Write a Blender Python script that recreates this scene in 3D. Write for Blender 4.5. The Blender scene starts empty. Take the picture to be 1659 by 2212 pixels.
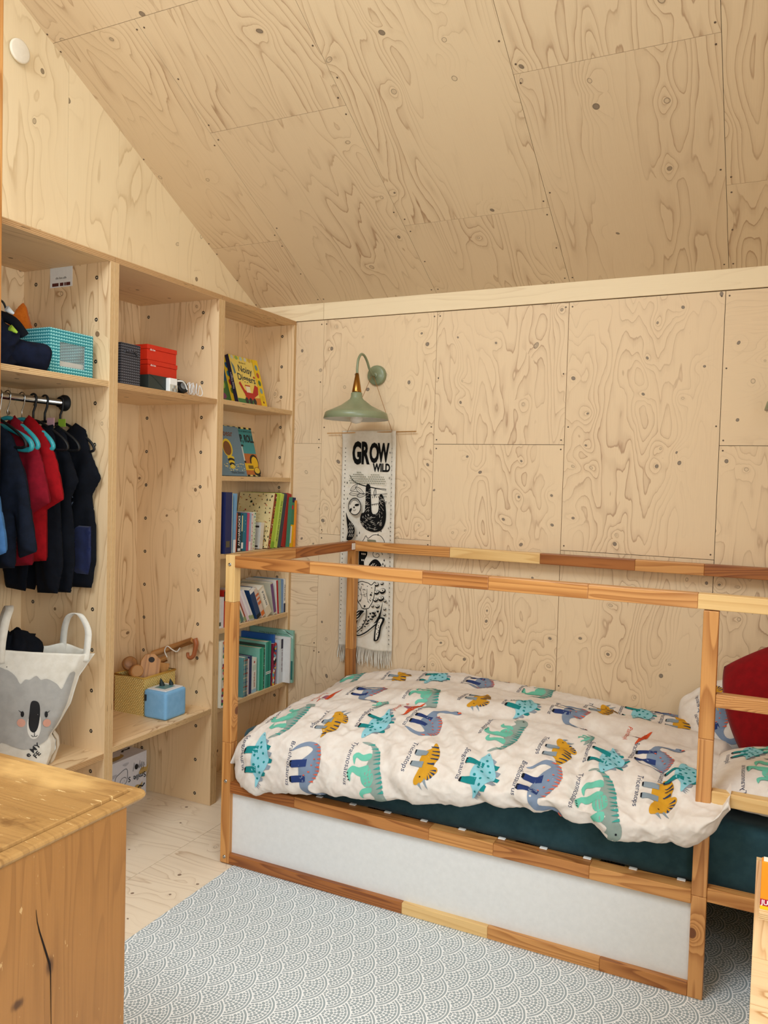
import bpy, bmesh, math, random
import numpy as np
from mathutils import Vector, Matrix
from mathutils.geometry import delaunay_2d_cdt

random.seed(7)
rng = np.random.default_rng(11)
scene = bpy.context.scene
col = scene.collection

# ------------------------------------------------------------------ camera
IMG_W, IMG_H = 1659, 2212
FOCAL_PX = 1717.2
cam_data = bpy.data.cameras.new('camera')
cam_data.sensor_fit = 'HORIZONTAL'
cam_data.sensor_width = 36.0
cam_data.lens = FOCAL_PX / IMG_W * 36.0
cam_data.clip_start = 0.05
camera = bpy.data.objects.new('camera', cam_data)
col.objects.link(camera)
YAW, PITCH, ROLL = 0.4519, -0.0398, 0.0274
_f = Vector((-math.sin(YAW) * math.cos(PITCH), math.cos(YAW) * math.cos(PITCH), math.sin(PITCH)))
_r = Vector((math.cos(YAW), math.sin(YAW), 0))
_u = _r.cross(_f)
_r2 = _r * math.cos(ROLL) + _u * math.sin(ROLL)
_u2 = _u * math.cos(ROLL) - _r * math.sin(ROLL)
mw = Matrix((_r2, _u2, -_f)).transposed().to_4x4()
mw.translation = Vector((1.8012, -2.3814, 1.4504))
camera.matrix_world = mw
scene.camera = camera

# ------------------------------------------------------------------ light and exposure
scene.view_settings.view_transform = 'Standard'
scene.view_settings.look = 'None'
scene.view_settings.gamma = 1.0
scene.view_settings.use_curve_mapping = False
scene.view_settings.exposure = 0.0
world = bpy.data.worlds.new('daylight')
world.use_nodes = True
world.node_tree.nodes['Background'].inputs[0].default_value = (0.78, 0.88, 1.0, 1)
world.node_tree.nodes['Background'].inputs[1].default_value = 1.0
scene.world = world


def area_light(name, loc, target, sx, sy, power, color):
    d = bpy.data.lights.new(name, 'AREA')
    d.shape = 'RECTANGLE'
    d.size, d.size_y = sx, sy
    d.energy = power
    d.color = color
    o = bpy.data.objects.new(name, d)
    o.location = loc
    o.rotation_euler = (Vector(target) - Vector(loc)).to_track_quat('-Z', 'Y').to_euler()
    col.objects.link(o)
    return o


# daylight entering by the window in the right gable and by the roof window behind the camera
area_light('window_daylight', (2.36, -2.15, 1.60), (1.0, -2.15, 1.55), 1.75, 1.35, 58, (0.80, 0.92, 1.0))
area_light('roof_window_daylight', (0.45, -2.26, 3.225), (0.45, -2.26 + 0.465, 3.225 - 0.885), 1.5, 1.1, 66, (0.78, 0.905, 1.0))
scene.cycles.max_bounces = 8
scene.cycles.diffuse_bounces = 5


# ------------------------------------------------------------------ helpers
def lin(h):
    h = h.lstrip('#')
    out = []
    for i in (0, 2, 4):
        c = int(h[i:i + 2], 16) / 255
        out.append(c / 12.92 if c <= 0.04045 else ((c + 0.055) / 1.055) ** 2.4)
    return tuple(out) + (1.0,)


class NT:
    """small node-graph writer"""

    def __init__(self, name):
        self.m = bpy.data.materials.new(name)
        self.m.use_nodes = True
        self.t = self.m.node_tree
        self.bsdf = self.t.nodes['Principled BSDF']

    def node(self, kind, **kw):
        n = self.t.nodes.new(kind)
        for k, v in kw.items():
            setattr(n, k, v)
        return n

    def put(self, sock, v):
        if isinstance(v, bpy.types.NodeSocket):
            self.t.links.new(v, sock)
        elif v is not None:
            sock.default_value = v

    def math(self, op, a, b=None, c=None, clamp=False):
        n = self.node('ShaderNodeMath', operation=op)
        n.use_clamp = clamp
        self.put(n.inputs[0], a)
        if b is not None:
            self.put(n.inputs[1], b)
        if c is not None:
            self.put(n.inputs[2], c)
        return n.outputs[0]

    def vmath(self, op, a, b=None):
        n = self.node('ShaderNodeVectorMath', operation=op)
        self.put(n.inputs[0], a)
        if b is not None:
            self.put(n.inputs[1], b)
        return n.outputs[1] if op in ('LENGTH', 'DISTANCE', 'DOT_PRODUCT') else n.outputs[0]

    def sep(self, v):
        n = self.node('ShaderNodeSeparateXYZ')
        self.put(n.inputs[0], v)
        return n.outputs

    def comb(self, x, y, z=0.0):
        n = self.node('ShaderNodeCombineXYZ')
        for i, v in enumerate((x, y, z)):
            self.put(n.inputs[i], v)
        return n.outputs[0]

    def uv(self):
        return self.node('ShaderNodeUVMap', uv_map='UV').outputs[0]

    def noise(self, vec, scale=1.0, detail=2.0, rough=0.5, dim='2D', w=None):
        n = self.node('ShaderNodeTexNoise', noise_dimensions=dim)
        self.put(n.inputs['Vector'], vec)
        n.inputs['Scale'].default_value = scale
        n.inputs['Detail'].default_value = detail
        n.inputs['Roughness'].default_value = rough
        return n.outputs

    def ramp(self, fac, stops, interp='LINEAR'):
        n = self.node('ShaderNodeValToRGB')
        cr = n.color_ramp
        cr.interpolation = interp
        while len(cr.elements) < len(stops):
            cr.elements.new(0.5)
        for e, (p, c) in zip(cr.elements, stops):
            e.position = p
            e.color = c if len(c) == 4 else tuple(c) + (1,)
        self.put(n.inputs[0], fac)
        return n.outputs[0]

    def mix(self, fac, a, b, blend='MIX'):
        n = self.node('ShaderNodeMix', data_type='RGBA', blend_type=blend)
        self.put(n.inputs[0], fac)
        self.put(n.inputs[6], a)
        self.put(n.inputs[7], b)
        return n.outputs[2]

    def smooth(self, v, lo, hi):
        n = self.node('ShaderNodeMapRange', interpolation_type='SMOOTHSTEP')
        self.put(n.inputs[0], v)
        n.inputs[1].default_value = lo
        n.inputs[2].default_value = hi
        return n.outputs[0]

    def bump(self, h, strength=0.2, dist=0.002):
        n = self.node('ShaderNodeBump')
        n.inputs['Strength'].default_value = strength
        n.inputs['Distance'].default_value = dist
        self.put(n.inputs['Height'], h)
        self.put(self.bsdf.inputs['Normal'], n.outputs[0])

    def finish(self, color=None, rough=0.6, spec=0.35, **kw):
        self.put(self.bsdf.inputs['Base Color'], color)
        self.put(self.bsdf.inputs['Roughness'], rough)
        self.bsdf.inputs['Specular IOR Level'].default_value = spec
        for k, v in kw.items():
            self.put(self.bsdf.inputs[k.replace('_', ' ')], v)
        return self.m


_flat = {}


def flat(hexcol, rough=0.6, spec=0.3, metallic=0.0, weave=0.0):
    """plain coloured surface with a faint uneven tone"""
    key = (hexcol, rough, spec, metallic, weave)
    if key not in _flat:
        n = NT('paint_' + hexcol.lstrip('#'))
        tc = n.node('ShaderNodeTexCoord').outputs['Object']
        v = n.noise(tc, 60.0, 3.0, 0.6, '3D')[0]
        c = lin(hexcol)
        d = tuple(x * 0.86 for x in c[:3]) + (1,)
        colr = n.mix(v, c, d)
        if weave:
            w = n.noise(tc, 900.0, 1.0, 0.5, '3D')[0]
            n.bump(w, weave, 0.001)
        _flat[key] = n.finish(colr, rough, spec, Metallic=metallic)
    return _flat[key]


def rand_uv(n, across=1.0, along=1.0):
    """UV in metres (v runs along the grain) shifted per object"""
    r = n.node('ShaderNodeObjectInfo').outputs['Random']
    off = n.comb(n.math('MULTIPLY', r, 37.3), n.math('MULTIPLY', r, 91.7))
    return n.vmath('ADD', n.uv(), off)


def plywood(name, light, dark, lines=8.0, strength=0.6, knots=0.5, knot_col='#75685a', scale=(4.2, 0.95), knot_scale=4.6, rough=0.55, blotch=1.0, tint=None, tintmix=0.0):
    n = NT(name)
    v = rand_uv(n)
    wz = n.noise(n.vmath('MULTIPLY', v, (2.3, 1.4, 1)), 1.0, 2.0, 0.5)[1]
    wz = n.vmath('MULTIPLY', n.vmath('SUBTRACT', wz, (0.5, 0.5, 0.5)), (0.10, 0.16, 0))
    vw = n.vmath('ADD', v, wz)
    vo = n.node('ShaderNodeTexVoronoi', voronoi_dimensions='2D', feature='F1')
    n.put(vo.inputs['Vector'], vw)
    vo.inputs['Scale'].default_value = knot_scale
    d = vo.outputs['Distance']
    cr = n.sep(vo.outputs['Color'])
    gate = n.math('LESS_THAN', cr[0], knots)
    edge = n.smooth(d, 0.42, 0.16)
    bump = n.math('MULTIPLY', n.math('MULTIPLY', n.math("EXPONENT", n.math("MULTIPLY", d, -6.5)), 0.17), n.math('MULTIPLY', gate, edge))
    h = n.noise(n.vmath('MULTIPLY', vw, (scale[0], scale[1], 1)), 1.0, 2.4, 0.46)[0]
    jag = n.noise(n.vmath('MULTIPLY', v, (46.0, 7.0, 1)), 1.0, 2.0, 0.55)[0]
    h = n.math('ADD', n.math('ADD', h, bump), n.math('MULTIPLY', jag, 0.022))
    f = n.math('FRACT', n.math('MULTIPLY', h, lines))
    line = n.ramp(f, [(0.0, (0.0, 0, 0)), (0.50, (0.03, 0, 0)), (0.64, (0.16, 0, 0)), (0.84, (0.30, 0, 0)), (0.95, (1, 0, 0)), (1.0, (0.0, 0, 0))])
    line = n.sep(line)[0]
    sv = n.noise(n.vmath('MULTIPLY', v, (3.0, 1.2, 1)), 1.0, 2.0, 0.5)[0]
    s = n.math('MULTIPLY', line, n.math('MULTIPLY', n.smooth(sv, 0.25, 0.75), strength * 1.5), clamp=True)
    fine = n.noise(n.vmath('MULTIPLY', v, (260.0, 9.0, 1)), 1.0, 2.0, 0.6)[0]
    s = n.math('ADD', s, n.math('MULTIPLY', n.math('SUBTRACT', fine, 0.5), 0.16))
    big = n.noise(n.vmath('MULTIPLY', v, (1.6, 0.7, 1)), 1.0, 2.0, 0.5)[0]
    s = n.math('ADD', s, n.math('MULTIPLY', n.math('SUBTRACT', big, 0.5), 0.35 * blotch), clamp=True)
    c = n.mix(s, lin(light), lin(dark))
    if tint:
        r = n.node('ShaderNodeObjectInfo').outputs['Random']
        r = n.math('FRACT', n.math('MULTIPLY', r, 7.77))
        c = n.mix(n.math('MULTIPLY', r, tintmix), c, lin(tint))
    rad = n.math('MULTIPLY_ADD', cr[1], 0.026, 0.026)
    dd = n.math('DIVIDE', d, rad)
    disc = n.math('MULTIPLY', n.smooth(dd, 1.05, 0.85), gate)
    ring = n.math('MULTIPLY', n.math('MULTIPLY', n.smooth(dd, 1.15, 0.95), n.smooth(dd, 0.70, 0.92)), gate)
    tone = n.smooth(cr[2], 0.35, 0.5)
    c = n.mix(n.math('MULTIPLY', disc, n.math('MULTIPLY_ADD', tone, 0.70, 0.12)), c, lin(knot_col))
    c = n.mix(n.math('MULTIPLY', ring, 0.62), c, lin('#4a3b2e'))
    n.bump(fine, 0.06, 0.0008)
    return n.finish(c, rough, 0.3)


def ply_edge(name, a, b, stripes=7.0):
    """plywood edge: plies run through the thickness; u of the UV runs 0..1 across the thickness"""
    n = NT(name)
    u, v, _ = n.sep(n.uv())
    w = n.noise(n.comb(n.math('MULTIPLY', u, 3.0), n.math('MULTIPLY', v, 14.0)), 1.0, 3.0, 0.6)[0]
    f = n.math('FRACT', n.math('MULTIPLY_ADD', w, 0.12, n.math('MULTIPLY', u, stripes / 2)))
    s = n.ramp(f, [(0.0, (0.05, 0, 0)), (0.42, (0.1, 0, 0)), (0.5, (0.85, 0, 0)), (0.93, (0.65, 0, 0)), (1.0, (0.05, 0, 0))])
    g = n.noise(n.comb(n.math('MULTIPLY', u, 9.0), n.math('MULTIPLY', v, 60.0)), 1.0, 2.0, 0.6)[0]
    s = n.math('MULTIPLY', n.sep(s)[0], n.math('MULTIPLY_ADD', g, 0.8, 0.45), clamp=True)
    void = n.noise(n.comb(n.math('MULTIPLY', u, 6.0), n.math('MULTIPLY', v, 11.0), 3.3), 1.0, 1.0, 0.5, '3D')[0]
    c = n.mix(s, lin(a), lin(b))
    c = n.mix(n.smooth(void, 0.74, 0.78), c, lin('#4a3420'))
    return n.finish(c, 0.65, 0.25)


def pine(name, light, dark, freq=9.0, strength=0.8, rough=0.38, knots=0.1, spec=0.45):
    """solid pine, growth lines along v"""
    n = NT(name)
    v = rand_uv(n)
    vo = n.node('ShaderNodeTexVoronoi', voronoi_dimensions='2D', feature='F1')
    n.put(vo.inputs['Vector'], n.vmath('MULTIPLY', v, (1.0, 0.8, 1)))
    vo.inputs['Scale'].default_value = 3.0
    d = vo.outputs['Distance']
    cr = n.sep(vo.outputs['Color'])
    gate = n.math('LESS_THAN', cr[0], knots)
    bump = n.math('MULTIPLY', n.math('EXPONENT', n.math('MULTIPLY', d, -16.0)), gate)
    h = n.noise(n.vmath('MULTIPLY', v, (14.0, 0.9, 1)), 1.0, 1.2, 0.4)[0]
    h = n.math('ADD', h, n.math('MULTIPLY', bump, 0.9))
    f = n.math('FRACT', n.math('MULTIPLY', h, freq))
    line = n.sep(n.ramp(f, [(0.0, (0.0, 0, 0)), (0.35, (0.12, 0, 0)), (0.9, (0.9, 0, 0)), (1.0, (0.0, 0, 0))]))[0]
    fine = n.noise(n.vmath('MULTIPLY', v, (300.0, 6.0, 1)), 1.0, 2.0, 0.6)[0]
    s = n.math('ADD', n.math('MULTIPLY', line, strength), n.math('MULTIPLY', n.math('SUBTRACT', fine, 0.5), 0.3), clamp=True)
    c = n.mix(s, lin(light), lin(dark))
    kn = n.math('MULTIPLY', n.smooth(d, 0.045, 0.03), gate)
    c = n.mix(n.math('MULTIPLY', kn, 0.85), c, lin('#5a2b18'))
    n.bump(fine, 0.04, 0.0006)
    return n.finish(c, rough, spec)


def link(o, parent=None):
    col.objects.link(o)
    if parent is not None:
        o.parent = parent
    return o


def tag(o, label=None, cat=None, group=None, kind=None):
    if label:
        o['label'] = label
    if cat:
        o['category'] = cat
    if group:
        o['group'] = group
    if kind:
        o['kind'] = kind
    return o


def thing(name, loc, label=None, cat=None, group=None, kind=None, parent=None):
    o = bpy.data.objects.new(name, None)
    o.empty_display_size = 0.05
    link(o, parent)
    o.location = Vector(loc) - (wloc(parent) if parent else Vector((0, 0, 0)))
    return tag(o, label, cat, group, kind)


def wloc(o):
    v = Vector((0, 0, 0))
    while o is not None:
        v += o.location
        o = o.parent
    return v


class MB:
    """mesh builder in world coordinates with UVs in metres"""

    def __init__(self):
        self.v, self.f, self.uvs, self.mi, self.sm = [], [], [], [], []

    def face(self, pts, uv=None, mat=0, smooth=False):
        i = len(self.v)
        self.v += [tuple(p) for p in pts]
        self.f.append(tuple(range(i, i + len(pts))))
        self.uvs.append(uv if uv else [(0.0, 0.0)] * len(pts))
        self.mi.append(mat)
        self.sm.append(smooth)

    def grid(self, P, uv=None, mat=0, smooth=True, closed_u=False, closed_v=False, flip=False):
        """P: (n,m,3) array of points, shared vertices"""
        P = np.asarray(P, float)
        n, m = P.shape[:2]
        base = len(self.v)
        self.v += [tuple(p) for p in P.reshape(-1, 3)]
        for i in range(n if closed_u else n - 1):
            for j in range(m if closed_v else m - 1):
                i2, j2 = (i + 1) % n, (j + 1) % m
                q = [(i, j), (i2, j), (i2, j2), (i, j2)]
                if flip:
                    q = q[::-1]
                self.f.append(tuple(base + a * m + b for a, b in q))
                if uv is not None:
                    self.uvs.append([tuple(uv[a][b]) for a, b in q])
                else:
                    self.uvs.append([(a * 0.01, b * 0.01) for a, b in q])
                self.mi.append(mat)
                self.sm.append(smooth)
        return self

    def box(self, lo, hi, grain='z', mat=0, edge=None, thick=None, M=None):
        """axis box; grain axis gives v; faces across the thickness axis `thick` are broad, the others get material `edge` (plies)"""
        ax = {'x': 0, 'y': 1, 'z': 2}
        g = ax[grain]
        lo, hi = list(lo), list(hi)
        for n in range(3):
            a, b = [i for i in range(3) if i != n]
            for side in (0, 1):
                cn = (lo, hi)[side][n]
                quad = [(lo[a], lo[b]), (hi[a], lo[b]), (hi[a], hi[b]), (lo[a], hi[b])]
                pts = []
                for p, q in quad:
                    w = [0, 0, 0]
                    w[n], w[a], w[b] = cn, p, q
                    pts.append(w)
                if (side == 1) == (n == 1):
                    pts = pts[::-1]
                if edge is not None and thick is not None and n != ax[thick]:
                    t = ax[thick]
                    o = 3 - n - t
                    uv = [((w[t] - lo[t]) / max(hi[t] - lo[t], 1e-6), w[o]) for w in pts]
                    m = edge
                else:
                    v_ax = g if g != n else b
                    u_ax = [i for i in range(3) if i not in (n, v_ax)][0]
                    uv = [(w[u_ax] + n * 3.1, w[v_ax]) for w in pts]
                    m = mat
                if M is not None:
                    pts = [tuple(M @ Vector(w)) for w in pts]
                self.face(pts, uv, m)
        return self

    def tube(self, path, rad, seg=10, mat=0, cap=True, closed=False):
        path = [Vector(p) for p in path]
        n = len(path)
        rads = rad if isinstance(rad, (list, tuple)) else [rad] * n
        rings = []
        prev = None
        for i, p in enumerate(path):
            if closed:
                t = path[(i + 1) % n] - path[i - 1]
            else:
                t = path[min(i + 1, n - 1)] - path[max(i - 1, 0)]
            t.normalize()
            if prev is None:
                a = Vector((0, 0, 1)) if abs(t.z) < 0.9 else Vector((1, 0, 0))
                x = t.cross(a).normalized()
            else:
                x = (prev - t * prev.dot(t)).normalized()
            prev = x
            y = t.cross(x)
            rings.append([p + (x * math.cos(k * 2 * math.pi / seg) + y * math.sin(k * 2 * math.pi / seg)) * rads[i] for k in range(seg)])
        L = [0]
        for i in range(1, n):
            L.append(L[-1] + (path[i] - path[i - 1]).length)
        uv = [[(k / seg * 2 * math.pi * 0.01, L[i]) for k in range(seg)] for i in range(n)]
        self.grid(np.array([[tuple(q) for q in r] for r in rings]), uv, mat, True, closed_u=closed, closed_v=True, flip=True)
        if cap and not closed:
            self.face(rings[0], None, mat)
            self.face(rings[-1][::-1], None, mat)
        return self

    def lathe(self, prof, origin=(0, 0, 0), axis=(0, 0, 1), seg=32, mat=0, smooth=True):
        """prof: list of (radius, height along axis)"""
        axis = Vector(axis).normalized()
        a = Vector((1, 0, 0)) if abs(axis.x) < 0.9 else Vector((0, 1, 0))
        x = axis.cross(a).normalized()
        y = axis.cross(x)
        o = Vector(origin)
        P = [[tuple(o + axis * h + (x * math.cos(k * 2 * math.pi / seg) + y * math.sin(k * 2 * math.pi / seg)) * r) for k in range(seg)] for r, h in prof]
        self.grid(np.array(P), None, mat, smooth, closed_v=True, flip=False)
        return self

    def prism(self, poly, origin, right, up, depth, mat=0, side=None):
        """extrude 2-D polygon (counter-clockwise in right/up) by -depth along normal = right x up"""
        o, r, u = Vector(origin), Vector(right).normalized(), Vector(up).normalized()
        nrm = r.cross(u)
        A = [o + r * p[0] + u * p[1] for p in poly]
        B = [a - nrm * depth for a in A]
        self.face(A, [tuple(p) for p in poly], mat)
        self.face(B[::-1], [tuple(p) for p in poly][::-1], mat)
        k = len(A)
        L = 0.0
        for i in range(k):
            j = (i + 1) % k
            d = (A[j] - A[i]).length
            self.face([A[i], B[i], B[j], A[j]], [(0, L), (depth, L), (depth, L + d), (0, L + d)], mat if side is None else side)
            L += d
        return self

    def mesh(self, name, mats, off):
        me = bpy.data.meshes.new(name)
        V = np.array(self.v, float).reshape(-1, 3) - np.array(off)
        me.from_pydata([tuple(x) for x in V], [], self.f)
        uvl = me.uv_layers.new(name='UV')
        flatuv = [c for f in self.uvs for uv in f for c in uv]
        if len(flatuv) == 2 * len(me.loops):
            uvl.data.foreach_set('uv', flatuv)
        for m in (mats if isinstance(mats, (list, tuple)) else [mats]):
            me.materials.append(m)
        me.polygons.foreach_set('material_index', self.mi)
        me.polygons.foreach_set('use_smooth', self.sm)
        me.update()
        return me

    def build(self, name, mats, parent=None, bevel=0.0, seg=2, weld=True, label=None):
        off = wloc(parent) if parent is not None else None
        if off is None:
            V = np.array(self.v, float)
            off = Vector(((V[:, 0].min() + V[:, 0].max()) / 2, (V[:, 1].min() + V[:, 1].max()) / 2, V[:, 2].min()))
        me = self.mesh(name, mats, off)
        o = bpy.data.objects.new(name, me)
        link(o, parent)
        if parent is None:
            o.location = off
        if weld:
            bm = bmesh.new()
            bm.from_mesh(me)
            bmesh.ops.remove_doubles(bm, verts=bm.verts, dist=1e-5)
            bm.to_mesh(me)
            bm.free()
        if bevel:
            md = o.modifiers.new('bevel', 'BEVEL')
            md.width = bevel
            md.segments = seg
            md.limit_method = 'ANGLE'
            md.angle_limit = math.radians(40)
        if label:
            o['label'] = label
        return o


def box(name, lo, hi, mats, parent=None, grain='z', edge=None, thick=None, bevel=0.0, label=None):
    return MB().box(lo, hi, grain, 0, edge, thick).build(name, mats, parent, bevel=bevel, label=label)


# ---- 2-D helpers for flat print
def ell(cx, cy, rx, ry, n=18, rot=0.0, a0=0.0, a1=2 * math.pi):
    c, s = math.cos(rot), math.sin(rot)
    full = abs(a1 - a0 - 2 * math.pi) < 1e-6
    out = []
    for i in range(n if full else n + 1):
        a = a0 + (a1 - a0) * i / n
        x, y = rx * math.cos(a), ry * math.sin(a)
        out.append((cx + x * c - y * s, cy + x * s + y * c))
    return out


def rect(x0, y0, x1, y1):
    return [(x0, y0), (x1, y0), (x1, y1), (x0, y1)]


def stroke(pts, w):
    """polyline -> list of quads/polygon of width w (tapers allowed with a list)"""
    n = len(pts)
    ws = w if isinstance(w, (list, tuple)) else [w] * n
    L, R = [], []
    for i in range(n):
        a, b = pts[max(i - 1, 0)], pts[min(i + 1, n - 1)]
        dx, dy = b[0] - a[0], b[1] - a[1]
        d = math.hypot(dx, dy) or 1
        nx, ny = -dy / d * ws[i] / 2, dx / d * ws[i] / 2
        L.append((pts[i][0] + nx, pts[i][1] + ny))
        R.append((pts[i][0] - nx, pts[i][1] - ny))
    return L + R[::-1]


def smooth_poly(pts, k=4, closed=True):
    """Catmull-Rom refinement"""
    out = []
    n = len(pts)
    rngi = range(n if closed else n - 1)
    for i in rngi:
        if closed:
            p0, p1, p2, p3 = pts[i - 1], pts[i], pts[(i + 1) % n], pts[(i + 2) % n]
        else:
            p0, p1, p2, p3 = pts[max(i - 1, 0)], pts[i], pts[i + 1], pts[min(i + 2, n - 1)]
        for j in range(k):
            t = j / k
            out.append(tuple(0.5 * (2 * b + (c - a) * t + (2 * a - 5 * b + 4 * c - d) * t * t + (3 * b - a - 3 * c + d) * t ** 3) for a, b, c, d in zip(p0, p1, p2, p3)))
    if not closed:
        out.append(tuple(pts[-1]))
    return out


_text_cache = {}


def text_polys(s, size=1.0, bold=0.0, shear=0.0):
    """list of (verts2d, faces) for a string set in Blender's font"""
    key = (s, bold, shear)
    if key not in _text_cache:
        cu = bpy.data.curves.new('lettering', 'FONT')
        cu.body = s
        cu.size = 1.0
        cu.offset = bold
        cu.shear = shear
        cu.resolution_u = 3
        o = bpy.data.objects.new('lettering', cu)
        col.objects.link(o)
        dg = bpy.context.evaluated_depsgraph_get()
        me = bpy.data.meshes.new_from_object(o.evaluated_get(dg))
        vs = [(v.co.x, v.co.y) for v in me.vertices]
        fs = [tuple(p.vertices) for p in me.polygons]
        bpy.data.objects.remove(o)
        bpy.data.curves.remove(cu)
        bpy.data.meshes.remove(me)
        _text_cache[key] = (vs, fs)
    vs, fs = _text_cache[key]
    return [(x * size, y * size) for x, y in vs], fs


def text_width(s, bold=0.0):
    vs, _ = text_polys(s, 1.0, bold)
    return max(x for x, y in vs)


class Print:
    """flat print: coloured 2-D shapes mapped onto a surface by a function (a, b, lift) -> point"""

    def __init__(self, fn, lift=0.0004, step=None):
        self.fn, self.lift, self.step = fn, lift, step
        self.v, self.f, self.mi, self.mats = [], [], [], []
        self.k = 0
        self.gap = 0.00006

    def _mat(self, m):
        if m not in self.mats:
            self.mats.append(m)
        return self.mats.index(m)

    def poly(self, m, pts, layer=None):
        k = self.k if layer is None else layer
        self.k += 1
        pts = [tuple(p) for p in pts]
        if self.step:
            self._drape(m, pts, k)
            return self
        i = len(self.v)
        self.v += [self.fn(a, b, self.lift + k * self.gap) for a, b in pts]
        self.f.append(tuple(range(i, i + len(pts))))
        self.mi.append(self._mat(m))
        return self

    def line(self, m, args, layer=None):
        """polyline of given width as a strip of quads"""
        pts, w = args
        k = self.k if layer is None else layer
        self.k += 1
        n = len(pts)
        ws = list(w) if isinstance(w, (list, tuple)) else [w] * n
        ring = stroke(pts, ws)
        L, R = ring[:n], ring[n:][::-1]
        i0 = len(self.v)
        for a, b in zip(L, R):
            self.v.append(self.fn(a[0], a[1], self.lift + k * self.gap))
            self.v.append(self.fn(b[0], b[1], self.lift + k * self.gap))
        for i in range(n - 1):
            self.f.append((i0 + 2 * i, i0 + 2 * i + 1, i0 + 2 * i + 3, i0 + 2 * i + 2))
            self.mi.append(self._mat(m))
        return self

    def _drape(self, m, pts, k):
        st = self.step
        dense = []
        n = len(pts)
        for i in range(n):
            a, b = pts[i], pts[(i + 1) % n]
            d = math.hypot(b[0] - a[0], b[1] - a[1])
            q = max(1, int(math.ceil(d / st)))
            for j in range(q):
                dense.append((a[0] + (b[0] - a[0]) * j / q, a[1] + (b[1] - a[1]) * j / q))
        xs = [p[0] for p in dense]
        ys = [p[1] for p in dense]
        inner = [(x, y) for x in np.arange(min(xs), max(xs), st) for y in np.arange(min(ys), max(ys), st)]
        nb = len(dense)
        vs = [Vector(p) for p in dense + inner]
        ed = [(i, (i + 1) % nb) for i in range(nb)]
        try:
            ov, oe, of, *_ = delaunay_2d_cdt(vs, ed, [list(range(nb))], 1, 1e-6)
        except Exception:
            return
        i0 = len(self.v)
        for p in ov:
            self.v.append(self.fn(p.x, p.y, self.lift + k * self.gap))
        for fc in of:
            self.f.append(tuple(i0 + j for j in fc))
            self.mi.append(self._mat(m))

    def text(self, m, s, x, y, size, rot=0.0, bold=0.0, sx=1.0, center=False, shear=0.0):
        vs, fs = text_polys(s, size, bold, shear)
        if center:
            w = max(a for a, b in vs) * sx
            x -= w / 2 * math.cos(rot)
            y -= w / 2 * math.sin(rot)
        c, sn = math.cos(rot), math.sin(rot)
        i0 = len(self.v)
        k = self.k
        self.k += 1
        self.v += [self.fn(x + a * sx * c - b * sn, y + a * sx * sn + b * c, self.lift + k * self.gap) for a, b in vs]
        for fc in fs:
            self.f.append(tuple(i0 + j for j in fc))
            self.mi.append(self._mat(m))
        return self

    def scrawl(self, m, x, y, length, size, rot=0.0, seed=1):
        """unreadably small printed line: rows of little upright marks"""
        r = random.Random(seed)
        c, s = math.cos(rot), math.sin(rot)
        k = self.k
        self.k += 1
        t = 0.0
        n = 0
        while t < length:
            w = size * r.uniform(0.16, 0.30)
            h = size * r.choice((0.55, 0.6, 0.62, 0.85))
            i0 = len(self.v)
            for a, b in ((t, 0), (t + w, 0), (t + w, h), (t, h)):
                self.v.append(self.fn(x + a * c - b * s, y + a * s + b * c, self.lift + k * self.gap))
            self.f.append((i0, i0 + 1, i0 + 2, i0 + 3))
            self.mi.append(self._mat(m))
            n += 1
            t += w + size * (0.40 if n % 5 == 0 else 0.14)
        return self

    def build(self, name, parent, smooth=False, label=None):
        if not self.f:
            return None
        off = np.array(wloc(parent))
        me = bpy.data.meshes.new(name)
        me.from_pydata([tuple(np.array(p) - off) for p in self.v], [], self.f)
        for m in self.mats:
            me.materials.append(m)
        me.polygons.foreach_set('material_index', self.mi)
        if smooth:
            me.polygons.foreach_set('use_smooth', [True] * len(me.polygons))
        me.update()
        o = bpy.data.objects.new(name, me)
        link(o, parent)
        if label:
            o['label'] = label
        return o


def frame_fn(origin, right, up):
    o, r, u = Vector(origin), Vector(right).normalized(), Vector(up).normalized()
    nrm = r.cross(u)

    def fn(a, b, lift=0.0):
        return tuple(o + r * a + u * b + nrm * lift)
    return fn


# ---- smooth value noise for cloth shapes
_lat = rng.random((257, 257))


def vnoise(x, y):
    x, y = np.asarray(x, float), np.asarray(y, float)
    xi, yi = np.floor(x).astype(int), np.floor(y).astype(int)
    fx, fy = x - xi, y - yi
    fx, fy = fx * fx * fx * (fx * (fx * 6 - 15) + 10), fy * fy * fy * (fy * (fy * 6 - 15) + 10)
    a = _lat[xi % 256, yi % 256]
    b = _lat[(xi + 1) % 256, yi % 256]
    c = _lat[xi % 256, (yi + 1) % 256]
    d = _lat[(xi + 1) % 256, (yi + 1) % 256]
    return (a * (1 - fx) + b * fx) * (1 - fy) + (c * (1 - fx) + d * fx) * fy - 0.5


def fbm(x, y, oct=4, gain=0.5):
    s, a = 0, 1.0
    for i in range(oct):
        s = s + a * vnoise(x * 2 ** i + 17.3 * i, y * 2 ** i + 5.1 * i)
        a *= gain
    return s


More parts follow.
